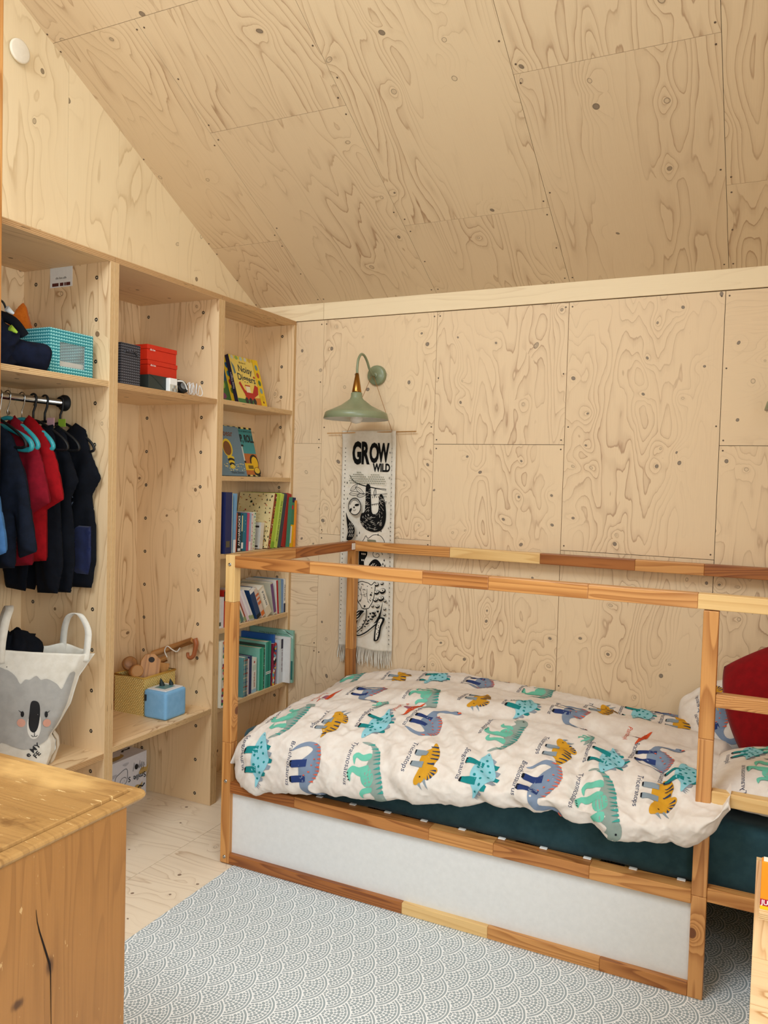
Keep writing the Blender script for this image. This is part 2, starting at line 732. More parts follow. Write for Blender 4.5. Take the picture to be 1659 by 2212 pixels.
# ------------------------------------------------------------------ materials
M = {}
M['wall_ply'] = plywood('wall_plywood', '#e2c8a3', '#a37f60', 16.0, 0.60, 0.80, '#6a6058', knot_scale=5.8, scale=(5.2, 1.5), tint='#cdb69c', tintmix=0.3)
M['ceil_ply'] = plywood('ceiling_plywood', '#d8c19e', '#9c7a5a', 15.0, 0.66, 0.36, '#6e5f50', scale=(5.0, 0.8), tint='#cfb696', tintmix=0.3)
M['gable_ply'] = plywood('gable_plywood', '#e8d3ac', '#c2a67c', 10.0, 0.45, 0.5, '#7d6a52')
M['unit_ply'] = plywood('shelf_plywood', '#e6c79c', '#ab8054', 12.0, 0.65, 0.30, '#6b4a30', scale=(6.5, 0.7), knot_scale=5.5)
M['floor_ply'] = plywood('floor_plywood', '#eedcc2', '#c0a384', 10.0, 0.5, 0.55, '#6a4a34', scale=(6.0, 0.6), knot_scale=7.0, rough=0.45)
M['ply_edge'] = ply_edge('plywood_edge', '#dcbb8c', '#97703f', 7.0)
M['ply_edge_dark'] = ply_edge('plywood_edge_dark', '#c8a071', '#85603a', 7.0)
M['trim_board'] = plywood('trim_board', '#e8d4b0', '#ccb088', 6.0, 0.35, 0.12, '#7d6a52', scale=(9.0, 0.6))
M['gap'] = flat('#2e241c', 0.9, 0.1)
M['pine_pale'] = pine('pine_pale', '#e2bd80', '#c28f4e', 7.0, 0.55)
M['pine_honey'] = pine('pine_honey', '#cd9354', '#9c5f2a', 9.0, 0.85)
M['pine_amber'] = pine('pine_amber', '#b97c42', '#80461b', 10.0, 0.9)
M['pine_red'] = pine('pine_red', '#a4642f', '#703816', 10.0, 0.9)
M['pine_knotty'] = pine('pine_knotty', '#cf965a', '#985c28', 9.0, 0.85, knots=0.6)
M['old_pine'] = None
M['steel'] = flat('#b9bab8', 0.25, 0.6, 1.0)
M['steel_dark'] = flat('#6c6e6c', 0.35, 0.5, 1.0)
M['black'] = flat('#151515', 0.6, 0.3)
M['white'] = flat('#eceae4', 0.5, 0.4)
# ------------------------------------------------------------------ the room
Y_BACK, X_GABLE, X_RIGHT, Y_FRONT = 1.012, -0.59, 2.32, -4.0
Z_EAVE, SLOPE, Y_RIDGE = 2.305, 0.525, -1.5
Z_RIDGE = Z_EAVE + SLOPE * (Y_BACK - Y_RIDGE)
Z_TOP = 2.228                      # top of the shelf units
GAP = 0.0016

screw_mb = MB().lathe([(0.0001, 0.0006), (0.0022, 0.0006), (0.0034, 0.0002), (0.0034, -0.001)], (0, 0, 0), (0, 0, 1), 10)
screw_me = screw_mb.mesh('screw', [flat('#5b4a3a', 0.5, 0.4)], (0, 0, 0))


def screw(parent, p, normal):
    o = bpy.data.objects.new('screw', screw_me)
    link(o, parent)
    o.location = Vector(p) - wloc(parent)
    o.rotation_euler = Vector(normal).to_track_quat('Z', 'Y').to_euler()
    return o


def wall_ceiling_z(y):
    return Z_EAVE + SLOPE * (Y_BACK - y) if y > Y_RIDGE else Z_RIDGE - SLOPE * (Y_RIDGE - y)


# floor: a slab with plywood boards on it
fl = box('floor', (-0.95, Y_FRONT - 0.1, -0.12), (X_RIGHT + 0.1, Y_BACK + 0.1, -0.018), [M['gap']])
tag(fl, 'pale plywood floor of large boards beside the patterned rug', kind='structure')
xs_ = [-0.95, -0.205, 0.395, 1.615, X_RIGHT]
ys_ = [[Y_BACK, -0.212, -1.43, -2.65, Y_FRONT], [Y_BACK, 0.40, -0.82, -2.04, -3.2, Y_FRONT]]
for i in range(len(xs_) - 1):
    yy = ys_[i % 2]
    for j in range(len(yy) - 1):
        box('floor_board', (xs_[i] + GAP / 2, yy[j + 1] + GAP / 2, -0.018), (xs_[i + 1] - GAP / 2, yy[j] - GAP / 2, 0.0), [M['floor_ply']], fl, grain='x')

# back wall: backing, then plywood panels with open joints
wb = box('wall_back', (-0.95, Y_BACK + 0.012, 0.0), (X_RIGHT + 0.1, Y_BACK + 0.12, 2.5), [M['gap']])
tag(wb, 'plywood panelled wall behind the bed', kind='structure')
cols_ = [(-0.60, -0.199, [2.226, 1.623, 0.612, 0.0]), (-0.199, 0.398, [2.226, 1.178, 0.0]), (0.398, 1.0, [2.226, 1.623, 0.42, 0.0]),
         (1.0, 1.6106, [2.226, 1.1715, 0.0]), (1.6106, 2.21, [2.226, 1.623, 0.42, 0.0]), (2.21, X_RIGHT, [2.226, 1.17, 0.0])]
for ci, (x0, x1, zz) in enumerate(cols_):
    for j in range(len(zz) - 1):
        gr = 'x' if (ci, j) in ((4, 0), (0, 1)) else 'z'
        g = GAP * (1.35 if ci >= 2 else 0.8)
        box('wall_panel', (x0 + g / 2, Y_BACK, zz[j + 1] + g / 2), (x1 - g / 2, Y_BACK + 0.0115, zz[j] - g / 2), [M['wall_ply']], wb, grain=gr)
        for sx in (x0 + 0.014, x1 - 0.014):
            for sz in (zz[j] - 0.02, zz[j + 1] + 0.02, (zz[j] + zz[j + 1]) / 2):
                if sz > 0.4:
                    screw(wb, (sx, Y_BACK - 0.0005, sz), (0, -1, 0))

tr = thing('trim_1', (0.5, Y_BACK, 2.228), kind='structure')
for x0, x1 in ((-0.60, -0.2), (-0.199, 2.2), (2.201, X_RIGHT)):
    box('trim_strip', (x0, Y_BACK - 0.006, 2.2285), (x1 - 0.0008, Y_BACK + 0.011, 2.312), [M['trim_board']], tr, grain='x')

# ceiling: slope above the bed with panels, ridge, and the slope behind with its roof window
th = math.atan(SLOPE)
dS = Vector((0, -math.cos(th), math.sin(th)))
nS = Vector((0, -math.sin(th), -math.cos(th)))          # faces down into the room
O_S = Vector((0, Y_BACK, Z_EAVE))
MS = Matrix(((1, 0, 0), tuple(dS), tuple(-nS))).transposed().to_4x4()
MS.translation = O_S


def s_of(y):
    return (Y_BACK - y) / math.cos(th)


cl = MB().box((-0.95, -0.12, 0.012), (X_RIGHT + 0.1, s_of(Y_RIDGE), 0.12), 'y', M=MS).build('ceiling', [M['gap']])
tag(cl, 'sloping plywood panelled ceiling above the bed', kind='structure')
YR = Y_RIDGE
ccols = [(-0.60, -0.205, [Y_BACK, 0.63, -0.29]), (-0.205, 0.393, [Y_BACK, 0.122, -0.29]), (-0.60, 0.393, [-0.29, -1.0, YR]),
         (0.393, 1.0, [Y_BACK, 0.635, -0.58, YR]), (1.0, 1.618, [Y_BACK, 0.134, -1.08, YR]), (1.618, 2.22, [Y_BACK, 0.636, -0.58, YR]),
         (2.22, X_RIGHT, [Y_BACK, 0.13, -1.08, YR])]
for ci, (x0, x1, yy) in enumerate(ccols):
    for j in range(len(yy) - 1):
        g = GAP
        MB().box((x0 + g / 2, s_of(yy[j]) + g / 2, 0.0), (x1 - g / 2, s_of(yy[j + 1]) - g / 2, 0.0115), 'y', M=MS).build('ceiling_panel', [M['ceil_ply']], cl)
        for sx in (x0 + 0.016, x1 - 0.016):
            for sy in (yy[j] - 0.03, yy[j + 1] + 0.03, (yy[j] + yy[j + 1]) / 2):
                if -0.62 < sx < 2.0 and sy > -0.6:
                    p = MS @ Vector((sx, s_of(sy), -0.0005))
                    screw(cl, p, nS)
# far slope (behind the camera) in four slabs round the roof window
dF = Vector((0, -math.cos(th), -math.sin(th)))
nF = Vector((0, math.sin(th), -math.cos(th)))
MF = Matrix(((1, 0, 0), tuple(dF), tuple(-nF))).transposed().to_4x4()
MF.translation = Vector((0, Y_RIDGE, Z_RIDGE))
LF = (Y_RIDGE - Y_FRONT) / math.cos(th)
cf = thing('ceiling_far', (1.5, -2.7, 2.9), kind='structure')
for lo, hi in (((-0.95, 0, 0), (-0.35, LF, 0.1)), ((1.25, 0, 0), (X_RIGHT + 0.1, LF, 0.1)), ((-0.35, 0, 0), (1.25, 0.25, 0.1)), ((-0.35, 1.45, 0), (1.25, LF, 0.1))):
    MB().box(lo, hi, 'y', M=MF).build('ceiling_slab', [M['ceil_ply']], cf)
wn = thing('window_2', (0.45, -2.26, 3.2), kind='structure')
for lo, hi in (((-0.35, 0.25, 0.0), (-0.30, 1.45, 0.12)), ((1.20, 0.25, 0.0), (1.25, 1.45, 0.12)), ((-0.30, 0.25, 0.0), (1.20, 0.30, 0.12)), ((-0.30, 1.40, 0.0), (1.20, 1.45, 0.12))):
    MB().box(lo, hi, 'y', M=MF).build('window_frame', [M['white']], wn)

# gable wall above the shelf units, and full height beyond them
gw = thing('wall_left', (X_GABLE, 0.0, 0.0), kind='structure')
for y0, y1 in ((-0.83, -0.217), (-0.216, 0.037), (0.038, 0.401), (0.402, Y_BACK)):
    pts = [(y0, Z_TOP + 0.0005), (y1, Z_TOP + 0.0005), (y1, wall_ceiling_z(y1) + 0.01), (y0, wall_ceiling_z(y0) + 0.01)]
    MB().prism(pts, (X_GABLE, 0, 0), (0, 1, 0), (0, 0, 1), 0.018).build('wall_panel', [M['gable_ply']], gw)
pts = [(Y_FRONT, 0), (-0.835, 0), (-0.835, wall_ceiling_z(-0.835)), (Y_RIDGE, Z_RIDGE), (Y_FRONT, wall_ceiling_z(Y_FRONT))]
MB().prism(pts, (X_GABLE, 0, 0), (0, 1, 0), (0, 0, 1), 0.05).build('wall_panel', [M['gable_ply']], gw)
pts = [(Y_FRONT, 0), (Y_BACK + 0.1, 0), (Y_BACK + 0.1, Z_EAVE), (Y_RIDGE, Z_RIDGE + 0.1), (Y_FRONT, wall_ceiling_z(Y_FRONT))]
MB().prism(pts, (-0.86, 0, 0), (0, 1, 0), (0, 0, 1), 0.05).build('wall_backing', [M['gap']], gw)

# window gable opposite, and the wall behind the camera
wr = thing('wall_right', (X_RIGHT, -1.3, 0), kind='structure')
WY0, WY1, WZ0, WZ1 = -3.08, -1.22, 0.88, 2.32
for pts in ([(WY1, 0), (Y_BACK + 0.1, 0), (Y_BACK + 0.1, Z_EAVE), (WY1, wall_ceiling_z(WY1))],
            [(Y_FRONT, 0), (WY0, 0), (WY0, wall_ceiling_z(WY0)), (Y_FRONT, wall_ceiling_z(Y_FRONT))],
            [(WY0, 0), (WY1, 0), (WY1, WZ0), (WY0, WZ0)],
            [(WY0, WZ1), (WY1, WZ1), (WY1, wall_ceiling_z(WY1)), (Y_RIDGE, Z_RIDGE), (WY0, wall_ceiling_z(WY0))]):
    MB().prism([(-y, z) for y, z in pts][::-1], (X_RIGHT, 0, 0), (0, -1, 0), (0, 0, 1), 0.1).build('wall_panel', [M['wall_ply']], wr)
w1 = thing('window_1', (X_RIGHT, -2.15, WZ0), kind='structure')
for lo, hi in (((X_RIGHT - 0.02, WY0, WZ0), (X_RIGHT + 0.12, WY0 + 0.06, WZ1)), ((X_RIGHT - 0.02, WY1 - 0.06, WZ0), (X_RIGHT + 0.12, WY1, WZ1)), ((X_RIGHT - 0.02, WY0, WZ0), (X_RIGHT + 0.12, WY1, WZ0 + 0.06)), ((X_RIGHT - 0.02, WY0, WZ1 - 0.06), (X_RIGHT + 0.12, WY1, WZ1))):
    box('window_frame', lo, hi, [M['white']], w1)
wf = box('wall_front', (-0.95, Y_FRONT - 0.1, 0), (X_RIGHT + 0.1, Y_FRONT, 2.45), [M['wall_ply']])
tag(wf, kind='structure')
# upright post at the near end of the shelf units
tp = box('trim_2', (-0.352, -0.80, 0.0), (-0.300, -0.722, wall_ceiling_z(-0.76) - 0.02), [M['pine_honey']], bevel=0.003)
tag(tp, kind='structure')

# round air valve on the gable wall
va = thing('air_valve', (X_GABLE, -0.44, 2.886), 'round white air valve on the gable wall above the shelves', 'air valve')
MB().lathe([(0.020, 0.0), (0.020, 0.012), (0.030, 0.012)], (X_GABLE, -0.44, 2.886), (1, 0, 0), 32).build('neck', [M['steel_dark']], va)
MB().lathe([(0.0001, 0.020), (0.034, 0.0195), (0.0385, 0.018), (0.0395, 0.015), (0.0395, 0.010), (0.0001, 0.010)], (X_GABLE, -0.44, 2.886), (1, 0, 0), 40).build('cover', [flat('#efe6d2', 0.4)], va)

# ------------------------------------------------------------------ patterned rug
def rug_material():
    n = NT('rug_scallop')
    tc = n.node('ShaderNodeTexCoord').outputs['Object']
    R = 0.0768
    p = n.vmath('DIVIDE', n.vmath('SUBTRACT', tc, (0.9975, -0.085, 0)), (R, R, 1))
    wob = n.noise(tc, 30.0, 2.0, 0.5, '3D')[1]
    p = n.vmath('ADD', p, n.vmath('MULTIPLY', n.vmath('SUBTRACT', wob, (0.5, 0.5, 0.5)), (0.05, 0.05, 0)))
    a, b, _ = n.sep(p)
    k0 = n.math('FLOOR', n.math('MULTIPLY', n.math('SUBTRACT', a, 1.0), 2.0))
    res_r, res_t = None, None
    cands = []
    for i in range(1, 5):
        k = n.math('ADD', k0, float(i))
        ca = n.math('MULTIPLY', k, 0.5)
        odd = n.math('FLOORED_MODULO', k, 2.0)
        j = n.math('ROUND', n.math('MULTIPLY', n.math('SUBTRACT', b, odd), 0.5))
        cb = n.math('MULTIPLY_ADD', j, 2.0, odd)
        da = n.math('SUBTRACT', a, ca)
        db = n.math('SUBTRACT', b, cb)
        r = n.math('SQRT', n.math('ADD', n.math('MULTIPLY', da, da), n.math('MULTIPLY', db, db)))
        t = n.math('ARCTAN2', db, da)
        cands.append((r, t, n.math('LESS_THAN', r, 1.0)))
    r, t, _ = cands[3]
    for rr, tt, inside in (cands[2], cands[1], cands[0]):
        r = n.math('ADD', n.math('MULTIPLY', rr, inside), n.math('MULTIPLY', r, n.math('SUBTRACT', 1.0, inside)))
        t = n.math('ADD', n.math('MULTIPLY', tt, inside), n.math('MULTIPLY', t, n.math('SUBTRACT', 1.0, inside)))
    # rings of dots
    q = n.math('MULTIPLY', r, 8.0)
    ring = n.math('FLOOR', q)
    fr = n.math('SUBTRACT', n.math('FRACT', q), 0.5)
    rc = n.math('DIVIDE', n.math('ADD', ring, 0.5), 8.0)
    par = n.math('MODULO', ring, 2.0)
    cnt = n.math('MULTIPLY', rc, n.math('MULTIPLY_ADD', par, 14.0, 36.0))
    s = n.math('FRACT', n.math('DIVIDE', n.math('MULTIPLY', t, n.math('ROUND', cnt)), 2 * math.pi))
    s = n.math('SUBTRACT', s, 0.5)
    size = n.math('MULTIPLY_ADD', par, -0.08, 0.50)
    e = n.math('SQRT', n.math('ADD', n.math('POWER', n.math('ABSOLUTE', fr), 2.0), n.math('MULTIPLY', n.math('POWER', n.math('ABSOLUTE', s), 2.0), 1.15)))
    dots = n.smooth(n.math('SUBTRACT', e, size), 0.06, -0.06)
    band = n.smooth(n.math('ABSOLUTE', n.math('SUBTRACT', r, 0.915)), 0.045, 0.03)
    outer = n.math('GREATER_THAN', r, 0.84)
    m = n.math('ADD', n.math('MULTIPLY', dots, n.math('SUBTRACT', 1.0, outer)), n.math('MULTIPLY', band, outer), clamp=True)
    c = n.mix(m, lin('#f8f8f6'), lin('#a2abad'))
    fib = n.noise(tc, 1200.0, 1.0, 0.5, '3D')[0]
    c = n.mix(n.math('MULTIPLY', fib, 0.08), c, lin('#7f8584'))
    n.bump(n.math('ADD', n.math('MULTIPLY', m, 0.4), fib), 0.25, 0.001)
    return n.finish(c, 0.95, 0.1)


rug = MB().box((0.062, -3.3, 0.0002), (X_RIGHT - 0.005, 0.985, 0.004), 'y').build('rug', [rug_material()])
# keep the pattern in world position: shift object origin back to the world origin
me = rug.data
for v in me.vertices:
    v.co += rug.location
rug.location = (0, 0, 0)
tag(rug, 'flat pale grey rug with white scalloped fan pattern under the bed', 'rug')
# ------------------------------------------------------------------ built-in plywood shelf units
XF = -0.357
T = 0.020
insert_mb = MB().lathe([(0.0001, -0.004), (0.0026, -0.004), (0.0028, 0.0008), (0.0066, 0.0013), (0.0074, 0.0002), (0.0074, -0.004)], (0, 0, 0), (0, 0, 1), 14)
insert_me = insert_mb.mesh('metal_insert', [flat('#5d5f5d', 0.4, 0.5, 1.0)], (0, 0, 0))
PLY = [M['unit_ply'], M['ply_edge']]
PLYD = [M['unit_ply'], M['ply_edge_dark']]


def inserts(part, y, side, x_list, z_list):
    for x in x_list:
        for z in z_list:
            o = bpy.data.objects.new('metal_insert', insert_me)
            link(o, part)
            o.location = Vector((x, y, z)) - wloc(part)
            o.rotation_euler = Vector((0, side, 0)).to_track_quat('Z', 'Y').to_euler()


def unit(name, y0, y1, xb, label, shelves, bottom=None):
    u = thing(name, ((XF + xb) / 2, (y0 + y1) / 2, 0), label, 'shelf unit')
    a = box('side_panel', (xb, y0, 0.0005), (XF, y0 + T, Z_TOP - T), PLY, u, 'z', 1, 'y')
    b = box('side_panel', (xb, y1 - T, 0.0005), (XF, y1, Z_TOP - T), PLY, u, 'z', 1, 'y')
    box('top_panel', (xb, y0 + 0.0004, Z_TOP - T), (XF, y1 - 0.0004, Z_TOP), PLYD, u, 'y', 1, 'z')
    box('back_panel', (xb - 0.012, y0, 0.0005), (xb, y1, Z_TOP - T), PLY, u, 'z', 1, 'x')
    for z, dark in shelves:
        box('shelf', (xb + 0.0005, y0 + T, z - T), (XF - 0.002, y1 - T, z), PLYD if dark else PLY, u, 'y', 1, 'z')
        for yy in (y0 + T, y1 - T - 0.007):
            box('shelf_bracket', (XF - 0.018, yy, z - T - 0.001), (XF - 0.004, yy + 0.007, z - 0.001), [M['unit_ply']], u)
    return u, a, b


ZI = [2.155 - 0.151 * i for i in range(15)]
wardrobe, wa, wb_ = unit('hanging_unit', -0.823, -0.2095, -0.80, 'plywood hanging unit with a clothes rail between two shelves', [(1.781, False), (0.4205, True)])
inserts(wb_, -0.2295, -1, (-0.424, -0.735), [z for z in ZI if z > 0.1])
bench, ba, bb = unit('bench_unit', -0.2085, 0.4135, -0.80, 'open plywood unit with a low bench shelf between two taller bays', [(1.780, True), (0.432, False)])
inserts(bb, 0.3935, -1, (-0.442, -0.750), [z for z in ZI if z > 0.0])
bookcase, ca, cb = unit('bookcase_unit', 0.4145, 1.0105, -0.582, 'narrow plywood bookcase unit beside the panelled wall', [(1.784, False), (1.450, False), (1.106, False), (0.774, False), (0.424, False)])
inserts(cb, 0.9905, -1, (-0.427,), [z for z in ZI if z > 0.1])

# clothes rail
rl = MB().tube([(-0.575, -0.803, 1.705), (-0.575, -0.2295, 1.705)], 0.0125, 16).build('clothes_rail', [M['steel']], wardrobe)
for yy, d in ((-0.2295, -1),):
    MB().lathe([(0.030, 0.0), (0.030, 0.008), (0.018, 0.012), (0.018, 0.03)], (-0.575, yy, 1.705), (0, d, 0), 24).build('rail_socket', [M['black']], wardrobe)

# paper label stuck high on the divider
pl = thing('paper_label', (-0.60, -0.2297, 2.12), 'white paper label stuck high on the plywood divider', 'label')
box('paper', (-0.660, -0.2303, 2.135), (-0.545, -0.2297, 2.208), [M['white']], pl)
pf = Print(frame_fn((-0.660, -0.2303, 2.135), (1, 0, 0), (0, 0, 1)))
dk = flat('#5a2620')
for x0, x1 in ((0.012, 0.045), (0.052, 0.070), (0.075, 0.082), (0.084, 0.105)):
    pf.poly(dk, rect(x0, 0.004, x1, 0.016))
pf.scrawl(flat('#8d8478'), 0.030, 0.030, 0.055, 0.009)
pf.build('print', pl)

# ------------------------------------------------------------------ bed
B0 = 0.0042
HB = 1.160
W = 0.983
PW = 0.0405
PD = 0.040
XR = 1.646            # left face of the post beside the ladder
XE = 2.09
bed = thing('bed', (1.045, 0.49, 0.0), 'pine four-post cabin bed with white side panel and ladder rungs', 'bed')
TONES = {'p': M['pine_pale'], 'h': M['pine_honey'], 'a': M['pine_amber'], 'r': M['pine_red'], 'k': M['pine_knotty']}


def post(x, y, segs, name='post', bolts=()):
    e = thing(name, (x + PW / 2, y + PD / 2, B0), parent=bed)
    z = B0
    for zt, t in segs:
        MB().box((x, y, z + 0.0001), (x + PW, y + PD, zt), 'z').build('stave', [TONES[t]], e, bevel=0.0025 if True else 0)
        z = zt
    for bz in bolts:
        MB().lathe([(0.0001, 0.002), (0.0022, 0.002), (0.0026, 0.0035), (0.0058, 0.003), (0.0066, 0.0)], (x + PW * 0.5, y, bz), (0, -1, 0), 16).build('bolt', [M['steel']], e)
    return e


def rail(axis, a0, a1, b0, b1, z0, z1, segs, name='rail'):
    """axis 'x' or 'y'; a: extent along the axis, b: extent across"""
    e = thing(name, ((a0 + a1) / 2, (b0 + b1) / 2, z0) if axis == 'x' else ((b0 + b1) / 2, (a0 + a1) / 2, z0), parent=bed)
    a = a0
    for k, (end, t) in enumerate(segs):
        lo = (a + 0.0001, b0, z0) if axis == 'x' else (b0, a + 0.0001, z0)
        hi = (end, b1, z1) if axis == 'x' else (b1, end, z1)
        MB().box(lo, hi, axis).build('stave', [TONES[t]], e, bevel=0.0022)
        a = end
    return e


post(0.0, 0.0, [(0.46, 'h'), (0.985, 'h'), (HB, 'p')], bolts=(1.125, 0.315, 0.028))
post(0.0, W - PD, [(0.64, 'a'), (HB, 'h')])
post(XR, 0.0, [(0.30, 'k'), (0.75, 'k'), (1.112, 'h')])
post(XE - PW, 0.0, [(0.6, 'h'), (HB, 'p')], bolts=(1.125, 0.315, 0.028))
post(XE - PW, W - PD, [(0.6, 'h'), (HB, 'h')])
# top rails
rail('x', PW, XE - PW, 0.0015, PD, 1.1145, 1.1575, [(0.36, 'a'), (0.79, 'h'), (1.015, 'a'), (1.325, 'h'), (1.63, 'k'), (XE - PW, 'p')], 'top_rail')
rail('x', PW, XE - PW, W - PD, W, 1.113, 1.158, [(0.52, 'h'), (0.93, 'p'), (1.32, 'r'), (1.58, 'h'), (XE - PW, 'r')], 'top_rail')
rail('y', PD, W - PD, 0.0, PW, 1.116, 1.158, [(0.42, 'h'), (W - PD, 'r')], 'end_rail')
rail('y', PD, W - PD, XE - PW, XE, 1.116, 1.158, [(0.5, 'h'), (W - PD, 'a')], 'end_rail')
# side rails: middle, bottom
rail('x', PW, XR, -0.0005, 0.050, 0.274, 0.315, [(0.32, 'r'), (0.84, 'a'), (1.06, 'h'), (1.36, 'a'), (XR, 'h')], 'side_rail')
rail('x', PW, XR, 0.0, 0.040, B0, 0.042, [(0.75, 'r'), (1.05, 'p'), (1.40, 'h'), (XR, 'a')], 'bottom_rail')
rail('x', PW, XE - PW, W - 0.04, W, 0.274, 0.315, [(0.9, 'a'), (XE - PW, 'h')], 'side_rail')
rail('x', PW, XE - PW, W - 0.04, W, B0, 0.042, [(0.9, 'a'), (XE - PW, 'h')], 'bottom_rail')
for xx in (0.0, XE - PW):
    rail('y', PD, W - PD, xx, xx + PW, 0.274, 0.320, [(0.5, 'r'), (W - PD, 'a')], 'end_rail')
    rail('y', PD, W - PD, xx, xx + PW, B0, 0.042, [(0.5, 'h'), (W - PD, 'a')], 'end_rail')
# ladder rungs
for z0, z1, t in ((0.842, 0.880, 'k'), (0.567, 0.606, 'p'), (0.288, 0.328, 'h')):
    MB().box((XR + PW, 0.003, z0), (XE - PW, 0.037, z1), 'x').build('rung', [TONES[t]], bed, bevel=0.003)
# white panels
panel_m = flat('#e4e4e2', 0.35, 0.4)
box('side_panel', (PW, 0.018, 0.036), (XR, 0.026, 0.28), [panel_m], bed)
box('side_panel', (PW, W - 0.028, 0.036), (XE - PW, W - 0.02, 0.28), [panel_m], bed)
for xx in (0.014, XE - 0.024):
    box('end_panel', (xx, PD, 0.036), (xx + 0.008, W - PD, 0.28), [panel_m], bed)
# slats with their white end clips
for i in range(15):
    x = 0.10 + i * 0.135
    box('slat', (x, 0.052, 0.292), (x + 0.06, W - 0.042, 0.301), [M['pine_pale']], bed, 'y')
    if x < XR:
        MB().box((x + 0.018, 0.036, 0.3152), (x + 0.042, 0.050, 0.3195), 'x').build('slat_clip', [M['white']], bed, bevel=0.002)
# angle bracket where the back rail meets the far post
box('corner_bracket', (PW, W - PD - 0.032, 1.120), (PW + 0.002, W - PD - 0.002, 1.150), [M['white']], bed)
# ------------------------------------------------------------------ duvet surface (shape table)
DNS, DNQ = 400, 240
DX0, DX1 = 0.048, 1.735


def _cr(P, q):
    """Catmull-Rom through P[k] (k, n, 2) at parameters q (array) -> (n, len(q), 2)"""
    K = P.shape[0]
    i = np.clip(np.floor(q).astype(int), 0, K - 2)
    f = (q - i)[:, None, None]
    a, b, c, d = P[np.maximum(i - 1, 0)], P[i], P[i + 1], P[np.minimum(i + 2, K - 1)]
    return np.swapaxes(0.5 * (2 * b + (c - a) * f + (2 * a - 5 * b + 4 * c - d) * f ** 2 + (3 * b - a - 3 * c + d) * f ** 3), 0, 1)


